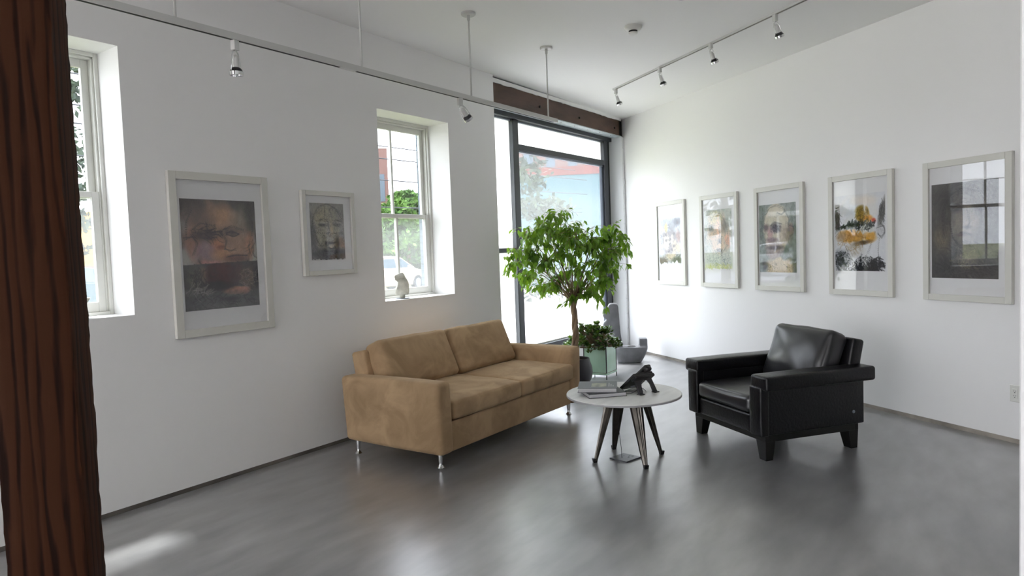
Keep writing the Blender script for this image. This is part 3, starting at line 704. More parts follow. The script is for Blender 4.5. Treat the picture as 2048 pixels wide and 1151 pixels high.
def art_bald_man():
    c = Canvas(140, 190, (142, 150, 142), 5)
    c.wash((112, 122, 114), .7, 4, 2); c.blob(.1, .3, .09, .3, (96, 106, 100), .6, .4)
    c.blob(.47, .36, .34, .36, (198, 188, 168), .98, .06, rough=.06); c.blob(.5, .22, .28, .17, (212, 206, 186), .8, .4); c.blob(.4, .66, .22, .16, (176, 158, 152), .85, .3)
    c.blob(.87, .38, .08, .09, (150, 120, 110), .9, .25); c.blob(.80, .42, .07, .09, (88, 78, 76), .7, .5); c.blob(.45, .35, .14, .06, (66, 58, 72), .9, .5); c.blob(.20, .34, .07, .05, (92, 74, 76), .9, .5)
    c.blob(.30, .43, .08, .09, (188, 154, 150), .9, .4); c.blob(.33, .52, .14, .03, (112, 92, 102), .7, .5); c.blob(.45, .64, .20, .028, (100, 88, 92), .8, .5); c.blob(.74, .45, .13, .12, (172, 156, 140), .7, .5)
    c.blob(.55, .93, .40, .14, (214, 194, 160), .95, .15); c.blob(.15, .90, .10, .08, (80, 78, 74), .7, .4); c.blob(.95, .9, .06, .1, (90, 92, 84), .7, .5)
    for p in ([(.14, .34), (.15, .18), (.3, .06), (.5, .02), (.7, .08), (.82, .24), (.82, .34)], [(.15, .36), (.17, .5), (.16, .6)], [(.32, .31), (.45, .28), (.62, .30)], [(.5, .13), (.62, .16), (.72, .12)], [(.84, .32), (.94, .34), (.92, .45), (.84, .48)], [(.1, .05), (.08, .3), (.12, .55)]):
        c.scribble(p, (62, 64, 62), 3, .010, .006, .6)
    c.hatch(.08, .3, .08, .3, (84, 92, 86), 60, .08, 1.5, .4); c.hatch(.92, .2, .08, .2, (100, 110, 104), 40, .10, 1.4, .3); c.hatch(.45, .35, .14, .05, (36, 30, 44), 60, .06, .6, 1.0); c.hatch(.5, .93, .4, .06, (92, 84, 70), 40, .04, .7, 1.3)
    c.hatch(.5, .5, .4, .4, (120, 112, 104), 90, .06, 1, 1.2, .004, .35)
    return c
def art_ochre():
    c = Canvas(150, 205, (222, 223, 228), 6)
    c.blob(.52, .18, .34, .22, (228, 226, 224), .9, .2); c.blob(.4, .20, .18, .12, (214, 222, 232), .6, .5); c.blob(.60, .10, .2, .06, (238, 226, 214), .7, .5)
    c.rect(0, .10, .11, .46, (86, 78, 74), .95, .02); c.hatch(.05, .28, .05, .18, (50, 46, 44), 50, .12, 1.5, .2)
    c.blob(.93, .28, .055, .20, (112, 110, 108), .9, .3, rot=.25); c.hatch(.93, .28, .05, .2, (70, 70, 70), 60, .12, 1.3, .2)
    c.blob(.92, .50, .12, .08, (200, 200, 204), .8, .3)
    for p in ([(.86, .45), (.97, .42), (1.0, .5), (.93, .58), (.86, .52)], [(.88, .58), (.86, .75), (.9, .9)], [(.1, .5), (.2, .66), (.32, .82), (.42, .88)], [(.80, .5), (.74, .62), (.66, .76), (.5, .88)], [(.02, .48), (.1, .42), (.14, .52), (.06, .56)]):
        c.scribble(p, (80, 80, 84), 4, .010, .005, .6)
    c.blob(.36, .54, .27, .09, (198, 146, 66), .95, .2); c.blob(.26, .52, .16, .06, (214, 160, 92), .8, .4); c.blob(.14, .55, .10, .06, (178, 150, 120), .8, .4); c.blob(.72, .56, .11, .07, (212, 156, 60), .95, .3, rot=-.3)
    c.blob(.56, .29, .12, .08, (168, 134, 50), .95, .25, rot=.5); c.blob(.50, .20, .09, .05, (150, 124, 52), .95, .3, rot=-.5); c.blob(.66, .22, .03, .06, (160, 130, 54), .95, .3, rot=-.3); c.blob(.68, .32, .09, .04, (222, 150, 60), .9, .4)
    c.blob(.78, .35, .04, .03, (206, 76, 52), .9, .4)
    c.blob(.55, .635, .18, .028, (88, 66, 44), .9, .4, rot=-.15); c.blob(.42, .72, .16, .08, (184, 172, 156), .8, .4)
    c.hatch(.5, .42, .28, .05, (44, 50, 48), 90, .07, -.8, .8, .010, .8); c.hatch(.25, .42, .14, .03, (40, 46, 44), 30, .07, 0, .8, .011, .8); c.hatch(.6, .48, .18, .05, (206, 208, 204), 30, .06, -1, .6, .008, .7)
    c.blob(.14, .84, .20, .12, (112, 114, 120), .7, .4); c.hatch(.13, .85, .16, .13, (52, 54, 60), 190, .07, 1.2, .7, .006, .6)
    c.blob(.72, .93, .22, .06, (54, 54, 60), .8, .4); c.hatch(.66, .90, .30, .09, (24, 24, 30), 260, .07, .8, .9, .007, .75); c.hatch(.45, .80, .28, .12, (220, 220, 222), 120, .08, 1.2, .5, .006, .6); c.hatch(.5, .97, .45, .03, (30, 30, 34), 80, .06, .1, .8, .006, .8)
    c.hatch(.35, .6, .3, .12, (150, 110, 60), 60, .06, 1, 1, .005, .5); c.hatch(.55, .3, .14, .12, (98, 80, 34), 40, .05, 1, 1.2, .006, .6)
    return c
def art_dark_woman():
    c = Canvas(160, 222, (98, 96, 94), 7)
    c.wash((80, 78, 78), .7, 3, 3); c.blob(.55, .36, .26, .28, (104, 98, 92), .9, .3); c.blob(.48, .45, .16, .18, (128, 118, 106), .8, .5); c.blob(.60, .42, .10, .12, (138, 126, 112), .7, .5); c.blob(.16, .56, .12, .14, (126, 112, 90), .6, .5)
    c.blob(.38, .27, .12, .035, (64, 60, 60), .9, .5); c.blob(.74, .28, .12, .03, (66, 62, 62), .8, .5); c.blob(.56, .47, .06, .02, (72, 64, 62), .8, .5); c.blob(.52, .545, .10, .02, (78, 66, 64), .9, .5)
    c.blob(.22, .30, .10, .22, (66, 64, 64), .7, .4); c.blob(.5, .90, .6, .16, (72, 72, 74), .9, .3); c.blob(.55, .78, .18, .10, (112, 104, 92), .7, .5)
    for p in ([(.2, .62), (.18, .3), (.3, .12), (.5, .06), (.72, .1), (.86, .3)], [(.28, .4), (.34, .58), (.46, .66)], [(.30, .24), (.40, .22), (.48, .25)], [(.56, .28), (.60, .42), (.54, .47)], [(.45, .54), (.53, .53), (.62, .545)], [(.38, .7), (.4, .84), (.6, .88), (.75, .84)]):
        c.scribble(p, (48, 46, 48), 4, .012, .006, .55)
    for k in range(140):
        r = c.rg.uniform(.25, .75); a0 = c.rg.uniform(2.4, 5.6); pts = [(.5+r*math.cos(a0+t)*.8, .42+r*math.sin(a0+t)*.75) for t in (0, .15, .3, .45)]
        c.stroke(pts, (70, 68, 68) if k % 3 else (126, 122, 116), .004, .4)
    c.hatch(.5, .8, .5, .2, (52, 52, 54), 160, .12, .8, .6, .005, .45); c.hatch(.5, .5, .5, .5, (124, 120, 114), 110, .08, .9, .8, .004, .35); c.hatch(.55, .8, .2, .08, (136, 126, 108), 60, .07, .3, .9, .004, .5)
    return c

def framed(name, loc, rz, W_, H_, mould, art, prn, label, dep=.03, yaw=0):
    """loc: centre of the frame on the wall face; local x along the wall, -y into the room. prn: print rect relative to centre"""
    t = empty(name, loc, rz, label=label, cat='framed picture', group='framed portraits in white frames')
    w, h = W_/2, H_/2; m = mould
    f = MB()
    f.box((-w, -dep, -h), (-w+m, 0, h)).box((w-m, -dep, -h), (w, 0, h)).box((-w+m, -dep, h-m), (w-m, 0, h)).box((-w+m, -dep, -h), (w-m, 0, -h+m))
    f.build('frame', M_frame, t, bevel=.0025)
    MB().box((-w+m, -.012, -h+m), (w-m, -.004, h-m)).build('mat_board', M_matb, t)
    x0, x1, z0, z1 = prn; art.object(t, x0, x1, z0, z1, -.0135)
    g = MB().box((-w+m+.001, -.0008, -h+m), (w-m-.001, .0008, h-m)).build('picture_glass', M_picglass, t); g.location = (0, -.0165-abs(math.sin(yaw))*(w-m), 0); g.rotation_euler = (0, 0, yaw)
    return t
framed('framed_portrait', ((2.310+3.025)/2, YL-.003, 1.505), 0, .713, 1.048, .05, art_split_face(), (-.284, .253, -.358, .355), 'largest framed portrait on the left wall, brown face above a dark grey lower half')
framed('framed_portrait', ((3.310+3.823)/2, YL-.003, 1.643), 0, .512, .637, .036, art_hatched_face(), (-.178, .150, -.205, .228), 'small framed portrait of a grey hatched face beside the middle window')
def right_frame(s0, s1, art, prn, lb, dz=0, yaw=0):
    cs = (s0+s1)/2; p = pB(cs, .003, 1.487+dz)
    # local x must run to the viewer's right = towards smaller s
    framed('framed_portrait', p, R(54.54+180), s1-s0, 1.042, .047, art, prn, lb, yaw=yaw)
right_frame(7.122, 7.778, art_mottled(), (-.262, .228, -.275, .316), 'framed portrait nearest the corner, mottled cream and grey with a yellow spot')
right_frame(6.142, 6.812, art_speckled(), (-.27, .232, -.335, .352), 'second framed portrait from the corner, peach face among green speckles')
right_frame(5.180, 5.868, art_bald_man(), (-.283, .236, -.337, .341), 'third framed portrait from the corner, bald man on grey-green')
right_frame(4.203, 4.872, art_ochre(), (-.272, .255, -.31, .345), 'fourth framed portrait from the corner, ochre and black brushwork on white paper')
right_frame(3.258, 3.930, art_dark_woman(), (-.272, .236, -.352, .350), 'framed portrait farthest to the right, dark charcoal face of a woman', yaw=R(-1.35))

# ------------------------------------------------------------------ sofa
def sofa():
    t = empty('sofa', (4.34, 3.45, 0), label='tan microsuede two-seat sofa with chrome feet against the left wall', cat='sofa')
    ox, oy = 4.34, 3.45
    def place(mb, name, c, m=M_suede, rot=None, **k):
        T = Matrix.Translation((c[0]-ox, c[1]-oy, c[2]))
        if rot is not None: T = T @ rot
        return mb.build(name, m, t, smooth=True, T=T, **k)
    # arms, slightly flared upward
    for sgn, x0, x1 in ((-1, 3.40, 3.535), (1, 5.15, 5.285)):
        def fl(P, sgn=sgn):
            P = P.copy(); tt = (P[:, 2]+.245)/.49
            P[:, 0] += sgn*(.028*tt)*(np.where(P[:, 0]*sgn > 0, 1, .3)); P[:, 1] -= .0*tt
            P[:, 2] += np.where(P[:, 2] > 0, -.010*((P[:, 1]+.47)/.94), 0)
            return P
        mb = soft_box((x1-x0, .93, .49), .032, 14, (.004, .004, .006), .0015, 5, 3, fn=fl)
        place(mb, 'armrest', ((x0+x1)/2, 3.44, .355))
    place(soft_box((1.62, .86, .205), .012, 20, (0, .003, 0), .001, 7, 5), 'seat_base', (4.34, 3.43, .2125))
    # back frame
    bk = soft_box((1.69, .14, .56), .025, 16, (0, .004, .004), .0012, 6, 8)
    place(bk, 'backrest', (4.34, 3.80, .48), rot=Matrix.Rotation(R(-10), 4, 'X'))
    # seat cushions
    for k, (a, b) in enumerate(((3.542, 4.372), (4.378, 5.175))):
        def cr(P):
            P = P.copy(); up = P[:, 2] > 0
            P[:, 2] += np.where(up, .012*np.clip((P[:, 1]+.3)/.6, 0, 1), 0)
            return P
        mb = soft_box((b-a, .66, .128), .026, 22, (.003, .010, .026), .0042, 13, 20+k, fn=cr)
        so = place(mb, 'seat_cushion', ((a+b)/2, 3.305, .388))
    # back cushions
    for k, (a, b) in enumerate(((3.55, 4.325), (4.335, 5.135))):
        mb = soft_box((b-a, .165, .39), .04, 20, (.006, .030, .006), .0050, 12, 30+k)
        place(mb, 'back_cushion', ((a+b)/2, 3.685, .635), rot=Matrix.Rotation(R(-24), 4, 'X'))
    for x, y in ((3.491, 3.07), (5.21, 3.058), (3.469, 3.85), (5.21, 3.85)):
        MB().lathe([(.024, 0), (.026, .004), (.020, .012), (.012, .022), (.014, .04), (.018, .085), (.019, .112)], 20, c=(x-ox, y-oy, 0)).build('foot', M_chrome, t, smooth=True, auto=50, label='tapered chrome foot')
sofa()

# ------------------------------------------------------------------ armchair (local u across, v back)
def armchair():
    ang = R(52.649)   # u axis azimuth ; v axis is u rotated by -90
    t = empty('armchair', (4.663, 1.23, 0), label='black leather armchair with wide flat arms in front of the right wall', cat='armchair')
    U = Vector((math.cos(ang), math.sin(ang), 0)); V_ = Vector((math.sin(ang), -math.cos(ang), 0))
    B = Matrix(((U.x, V_.x, 0, 0), (U.y, V_.y, 0, 0), (0, 0, 1, 0), (0, 0, 0, 1)))
    def place(mb, name, c, m=M_leather2, rot=None, **k):
        T = B @ Matrix.Translation(c)
        if rot is not None: T = T @ rot
        return mb.build(name, m, t, smooth=True, T=T, **k)
    uc = .385
    for s_ in (-1, 1):
        # side panel
        place(soft_box((.112, .82, .34), .012, 12, (.002, 0, 0), .0006, 4, 2), 'side_panel', (uc+s_*.377, .378, .345), auto=40)
        # flat pad with the front post
        place(soft_box((.175, .90, .098), .02, 16, (.002, .002, .003), .0012, 6, 6), 'armrest', (uc+s_*.400, .39, .528))
        place(soft_box((.126, .07, .335), .016, 10, (0, .003, 0), .0008, 5, 7), 'front_post', (uc+s_*.373, -.034, .337))
    place(soft_box((.615, .60, .13), .02, 12, (0, .003, 0), .001, 5, 4), 'seat_base', (uc, .25, .235))
    def dent(P):
        P = P.copy(); P[:, 2] -= np.where(P[:, 2] > 0, .010*np.exp(-((P[:, 0]/.2)**2+(P[:, 1]/.2)**2)), 0); return P
    place(soft_box((.615, .62, .118), .034, 22, (.003, .014, .022), .0040, 12, 41, fn=dent), 'seat_cushion', (uc, .245, .362), m=M_leather)
    # back frame
    place(soft_box((.72, .10, .44), .02, 12, (0, .004, .004), .001, 5, 9), 'backrest', (uc+.0, .775, .535), rot=Matrix.Rotation(R(-13), 4, 'X'))
    place(soft_box((.60, .17, .43), .048, 24, (.010, .040, .010), .0075, 13, 43), 'back_cushion', (uc, .645, .595), m=M_leather, rot=Matrix.Rotation(R(-22), 4, 'X'))
    # black wooden base
    m_ = MB()
    a0, a1, v0, v1 = -.03, .80, -.02, .75
    for a, b in (((a0, v0, .128), (a1, v0+.03, .175)), ((a0, v1-.03, .128), (a1, v1, .175)), ((a0, v0+.03, .128), (a0+.03, v1-.03, .175)), ((a1-.03, v0+.03, .128), (a1, v1-.03, .175))): m_.box(a, b)
    m_.build('base_frame', M_blackwood, t, T=B, bevel=.002)
    for uu, su in ((a0, 1), (a1, -1)):
        for vv, sv in ((v0, 1), (v1, -1)):
            def pt(du, dv, z): return (uu+su*du, vv+sv*dv, z)
            q = MB().hexa([pt(.004, .004, 0), pt(.072, .004, 0), pt(.072, .06, 0), pt(.004, .06, 0)], [pt(0, 0, .13), pt(.10, 0, .13), pt(.10, .08, .13), pt(0, .08, .13)])
            q.build('leg', M_blackwood, t, T=B, bevel=.003)
    MB().lathe([(.012, 0), (.011, .003), (.006, .004)], 20, T=B @ Matrix.Translation((-.0515, .69, .265)) @ Matrix.Rotation(R(-90), 4, 'Y')).build('maker_badge', M_greymetal, t, smooth=True, auto=40, label='small round embossed metal badge')
armchair()

# ------------------------------------------------------------------ coffee table
TC = Vector((4.245, 2.055, 0))
def table():
    t = empty('coffee_table', TC, label='low round table with pale top and gunmetal legs between sofa and armchair', cat='table')
    MB().lathe([(.380, .445), (.386, .447), (.388, .450), (.388, .460), (.386, .463)], 96).build('tabletop', M_top, t, smooth=True, auto=40)
    MB().lathe([(.389, .4475), (.3892, .459)], 96, cap=False).build('edge_band', M_topedge, t, smooth=True)
    MB().lathe([(.14, .425), (.14, .4445)], 40).build('mounting_plate', M_steel, t, smooth=True, auto=40)
    ring = MB(); pts = [(.145*math.cos(a), .145*math.sin(a), .405) for a in [2*math.pi*k/40 for k in range(41)]]
    ring.tube(pts, .006, 8, cap=False).build('brace_ring', M_steel, t, smooth=True)
    cen = Vector((4.28, 2.045, 0))
    for (x, y) in ((4.094, 2.209), (4.428, 2.232), (4.126, 1.851), (4.471, 1.886)):
        b = Vector((x, y, 0)); d = (b-cen); rad = d.length; d.normalize(); s = Vector((-d.y, d.x, 0))
        m_ = MB(); V = []; n = 9
        prof = []
        for i in range(n):
            f = i/(n-1); z = .012+(.432-.012)*f; rr_ = rad+(.135-rad)*f; wd = .015+.032*f**.9; th = .012+.016*f
            c = cen+d*rr_-TC
            # folded sheet: ridge outward, rib down the middle
            sec = [(-wd, -th), (-wd*.93, .0), (-wd*.40, th*.55), (-wd*.22, th*.30), (0, th*.75), (wd*.22, th*.30), (wd*.40, th*.55), (wd*.93, .0), (wd, -th), (wd*.8, -th), (wd*.7, -.003), (0, th*.1), (-wd*.7, -.003), (-wd*.8, -th)]
            for a, o in sec:
                p = c+s*a+d*o; V.append((p.x, p.y, z))
        k = 14; F = []
        for i in range(n-1):
            for j in range(k): F.append((i*k+j, i*k+(j+1) % k, (i+1)*k+(j+1) % k, (i+1)*k+j))
        F += [tuple(range(k-1, -1, -1)), tuple((n-1)*k+j for j in range(k))]
        lg = m_.add(V, F).build('leg', M_steel, t, smooth=True, auto=28)
        c = b-TC; q = MB(); e = .0145
        q.hexa([tuple(c+s*-.0125+d*-.012), tuple(c+s*.0125+d*-.012), tuple(c+s*.0125+d*.012), tuple(c+s*-.0125+d*.012)], [tuple(c+s*-e+d*-.016+Vector((0, 0, .026))), tuple(c+s*e+d*-.016+Vector((0, 0, .026))), tuple(c+s*e+d*.018+Vector((0, 0, .026))), tuple(c+s*-e+d*.018+Vector((0, 0, .026)))])
        q.build('rubber_foot', M_black, lg)
table()
# books
def book(c, ang, w, d, h, covcol, label, art=None):
    m = mat('book_cover', covcol, .45)
    t = empty('book', c, ang, label=label, cat='book', group='books on the round table')
    MB().box((0, 0, 0), (w, d, .003)).box((0, 0, h-.003), (w, d, h)).box((0, d-.003, .003), (w, d, h-.003)).build('cover', m, t, bevel=.0008)
    MB().box((.005, .005, .003), (w-.005, d-.003, h-.003)).build('pages', M_paper, t)
    return t
ZT = .4632
a_ = Vector((3.967, 2.169)); 
b2 = book((3.972, 2.172, ZT), R(-44.8), .262, .208, .027, srgb(60, 62, 66), 'lower hardback book with grey cover, fanned out beneath the top one')
b1 = book((3.992, 2.270, ZT+.0272), R(-64), .262, .245, .030, srgb(112, 114, 118), 'upper hardback book with grey cover lying on the other book')
def text_obj(body, size, loc, rot, m, parent, name='title', ext=.0003):
    c = bpy.data.curves.new(name, 'FONT'); c.body = body; c.size = size; c.extrude = ext; c.align_x = 'CENTER'; c.align_y = 'CENTER'
    o = bpy.data.objects.new(name, c); COL.objects.link(o); o.data.materials.append(m)
    dg = bpy.context.evaluated_depsgraph_get(); me = bpy.data.meshes.new_from_object(o.evaluated_get(dg)); bpy.data.objects.remove(o)
    o = bpy.data.objects.new(name, me); COL.objects.link(o); o.parent = parent; o.location = loc; o.rotation_euler = rot; return o
m_ = MB().box((.09, .05, .03), (.19, .175, .0304)); m_.build('cover_picture', mat('cover_picture_ink', srgb(120, 120, 112), .4, col2=srgb(186, 184, 160), nscale=22), b1)
m_ = MB()
for k in range(3): m_.box((.205+k*.014, .06, .03), (.211+k*.014, .06+(.12, .09, .05)[k], .0303))
m_.build('cover_lines', mat('cover_print', srgb(190, 190, 192), .5), b1)
# desk phone on its stand, seen from behind
def phone():
    t = empty('desk_phone', (4.328, 1.985, ZT), R(-24), label='black desk phone on its stand, seen from behind, on the round table', cat='phone')
    # local x: width, local -y: towards the raised edge, z up
    Wd = .17
    TT = Matrix.Translation((0, .085, .004)) @ Matrix.Rotation(R(180), 4, 'Z') @ Matrix.Rotation(R(38), 4, 'X')
    MB().box((-Wd/2, 0, 0), (Wd/2, .190, .022), T=TT).build('body', M_black, t, bevel=.005)
    MB().box((-Wd/2, .140, -.020), (Wd/2, .200, .004), T=TT).build('rear_housing', M_black, t, bevel=.007)
    MB().box((-Wd/2+.06, .012, .022), (Wd/2-.01, .175, .0235), T=TT).build('keypad_face', M_slot, t)
    hs = soft_box((.054, .205, .026), .011, 12, (0, 0, .004), 0, 1, 1)
    hs.build('handset', M_black, t, smooth=True, T=TT @ Matrix.Translation((-Wd/2+.034, .112, .052)))
    for y in (.025, .195): MB().lathe([(.020, 0), (.027, .008), (.027, .026), (.016, .036)], 20, T=TT @ Matrix.Translation((-Wd/2+.034, y, .021))).build('ear_cup', M_black, t, smooth=True, auto=50)
    out = [(-.080, 0), (-.072, .125), (.062, .125), (.082, 0), (.050, 0), (.044, .055), (.026, .082), (-.004, .088), (-.030, .075), (-.040, .050), (-.042, .018), (-.052, .0)]
    V = []
    for th in (0, .018):
        for x, z in out: V.append((x, -.108+th+.060*(z/.125), z))
    n = len(out)
    MB().add(V, [tuple(range(n)), tuple(range(2*n-1, n-1, -1))]+[(i, (i+1) % n, n+(i+1) % n, n+i) for i in range(n)]).build('stand', M_black, t, bevel=.002)
    for x in (-.066, .066): MB().box((x-.020, -.120, 0), (x+.020, -.083, .007)).build('foot', M_black, t, bevel=.002)
    MB().box((-.03, .045, .030), (.005, .047, .040), T=Matrix.Translation((-.02, -.03, .0))).build('label_plate', M_greymetal, t)
phone()
cpts = [(4.30, 1.97, ZT+.02), (4.27, 1.985, ZT+.006), (4.22, 1.99, ZT+.004), (4.20, 2.03, ZT+.004), (4.25, 2.06, ZT+.006), (4.31, 2.02, ZT+.02), (4.33, 1.96, ZT+.03), (4.315, 1.925, ZT+.012), (4.34, 1.935, ZT+.004)]
def smooth_pts(p, it=2):
    P = [Vector(q) for q in p]
    for _ in range(it):
        Q = [P[0]]
        for a, b in zip(P, P[1:]): Q += [a*.75+b*.25, a*.25+b*.75]
        Q.append(P[-1]); P = Q
    return P
tag(MB().tube(smooth_pts(cpts), .0022, 6).build('phone_cord', mat('grey_cord', srgb(90, 90, 92), .5), smooth=True), 'thin grey cord curling on the tabletop beneath the phone', 'cord')
tag(MB().tube(smooth_pts([(4.27, 2.10, .424), (4.262, 2.11, .34), (4.248, 2.10, .2), (4.245, 2.085, .1), (4.235, 2.075, .011)]), .0022, 6).build('hanging_cord', M_black, smooth=True), 'thin black cord hanging from under the round table to the floor plate', 'cord')
fp = empty('floor_box_cover', (0, 0, 0), label='square metal floor outlet cover beneath the round table', cat='floor plate')
q = [Vector((4.202, 2.153, 0)), Vector((4.176, 2.012, 0)), Vector((4.325, 1.975, 0)), Vector((4.345, 2.116, 0))]
MB().hexa([tuple(p+Vector((0, 0, .0005))) for p in q], [tuple(p+Vector((0, 0, .010))) for p in q]).build('plate', mat('brushed_plate', srgb(110, 112, 116), .3, .6), fp)
m_ = MB(); rg2 = random.Random(9)
for k in range(12):
    x, y = rg2.uniform(4.25, 4.31), rg2.uniform(2.02, 2.09); MB().box((x, y, .010), (x+rg2.uniform(.004, .02), y+.003, .0103)).build('engraved_mark', M_slot, fp)

# ------------------------------------------------------------------ plants
def leaves(cl, seed, length, width, droop=.6, fold=.25, segs=3):
    """cl: list of (position, direction). one mesh of folded leaves"""
    rg = random.Random(seed); V = []; F = []
    for p, d in cl:
        L_ = length*rg.uniform(.7, 1.15); W2 = width*rg.uniform(.8, 1.15)/2
        d = Vector(d).normalized(); side = d.cross(Vector((rg.uniform(-.5, .5), rg.uniform(-.5, .5), 1))).normalized(); up = side.cross(d).normalized()
        n0 = len(V); prof = [(0, .0), (.18, .62), (.42, 1), (.68, .72), (.88, .25), (1, .0)]
        for t_, wd in prof:
            c = Vector(p)+d*(t_*L_)+Vector((0, 0, -1))*(droop*L_*t_*t_*.5)
            ed = up*(fold*W2*wd)
            V.append(tuple(c)); V.append(tuple(c+side*W2*wd+ed)); V.append(tuple(c-side*W2*wd+ed))
        for i in range(len(prof)-1):
            a = n0+3*i; b = a+3
            F.append((a, b, b+1, a+1)); F.append((a, a+2, b+2, b))
    return V, F
def ficus():
    bx, by = 6.42, 3.66
    t = empty('potted_ficus', (bx, by, 0), label='weeping fig tree with a braided trunk in a round black pot beside the sofa', cat='plant')
    MB().lathe([(.10, 0), (.135, .01), (.168, .07), (.178, .13), (.170, .20), (.150, .26), (.146, .283), (.134, .283), (.138, .25), (.15, .245)], 48).build('pot', M_pot, t, smooth=True, auto=60)
    MB().lathe([(.142, .24), (.10, .252), (.02, .255)], 32).build('soil', M_soil, t, smooth=True)
    rg = random.Random(21)
    # lateral direction as seen from the camera side, and depth
    lat = Vector((math.sin(R(29.6)), -math.cos(R(29.6)), 0)); dep = Vector((math.cos(R(29.6)), math.sin(R(29.6)), 0))
    tr = MB()
    for k in range(3):
        pts = []; n = 36
        for i in range(n):
            f = i/(n-1); z = .24+f*.66; a = 2*math.pi*(k/3)+f*6.9; rr_ = .020-.004*f
            lean = lat*(-.015+.0*f)+lat*(.02*math.sin(f*3))
            c = lean-lat*.045*f*0
            pts.append((c.x+rr_*math.cos(a), c.y+rr_*math.sin(a), z))
        tr.tube(pts, [.024-.007*(i/(n-1))+.002*math.sin(i*.9+k) for i in range(n)], 10)
    tr.build('trunk', M_bark, t, smooth=True)
    # crown pads: (lateral m, z, depth, radius)
    pads = []
    px = [(1118, 432), (1130, 450), (1110, 470), (1082, 468), (1062, 462), (1055, 500), (1040, 520), (1052, 548), (1080, 500), (1075, 535), (1085, 575), (1100, 520), (1120, 495), (1140, 480), (1150, 510),
          (1160, 470), (1180, 465), (1200, 480), (1185, 500), (1215, 475), (1240, 468), (1252, 490), (1228, 500), (1200, 525), (1170, 535), (1140, 545), (1125, 580), (1112, 560), (1155, 590), (1180, 570), (1205, 560), (1212, 572), (1188, 588), (1225, 535), (1066, 515), (1145, 455), (1095, 448), (1215, 510)]
    for x, y in px:
        pads.append(((x-1152)*7.45/1377, .862+(606-y)*7.42/1377, rg.uniform(-.30, .30)*(1-abs(x-1145)/190), rg.uniform(.07, .11)))
    br = MB(); cl = []
    top = Vector((0, 0, .88))
    for li, z, dp, r_ in pads:
        q = lat*li+dep*dp+Vector((0, 0, z))
        mid = top.lerp(q, .45)+Vector((0, 0, .10*abs(li)+.02)); 
        br.tube(smooth_pts([top-Vector((0, 0, .06)), top, mid, q+Vector((0, 0, .02))]), [.008, .002], 5)
        for tw in range(9):
            e = q+Vector((rg.gauss(0, r_), rg.gauss(0, r_), rg.gauss(0, r_*.7)))
            st = q+Vector((0, 0, .02)); br.tube([st, st.lerp(e, .5)+Vector((0, 0, .02)), e], .0016, 4)
            for _ in range(7):
                f = rg.uniform(.3, 1.1); p = st.lerp(e, f)+Vector((rg.gauss(0, .018), rg.gauss(0, .018), rg.gauss(0, .014)))
                dd = (e-st).normalized()*.5+Vector((rg.gauss(0, .5), rg.gauss(0, .5), rg.uniform(-1.2, .0)))
                cl.append((p, dd))
    for _ in range(60):
        a = rg.uniform(0, 6.28); p = top+Vector((math.cos(a)*rg.uniform(.1, .4), math.sin(a)*rg.uniform(.1, .4), rg.uniform(.25, .8))); cl.append((p, (rg.gauss(0, .5), rg.gauss(0, .5), -.8)))
    # main limbs
    lm = MB()
    for a, l, h in ((.3, .30, .34), (-.35, .26, .40), (.05, .05, .7), (-.15, .15, .55), (.2, .16, .6)):
        q = lat*a+dep*rg.uniform(-.1, .1)+Vector((0, 0, .88+h)); lm.tube(smooth_pts([top-Vector((0, 0, .08)), top+lat*a*.15+Vector((0, 0, .08)), top.lerp(q, .6), q]), [.013, .003], 8)
    lm.build('limbs', M_bark, t, smooth=True)
    br.build('twigs', M_bark, t, smooth=True)
    V, F = leaves(cl, 4, .074, .040)
    MB().add(V, F).build('foliage', M_leaf, t, smooth=True)
ficus()
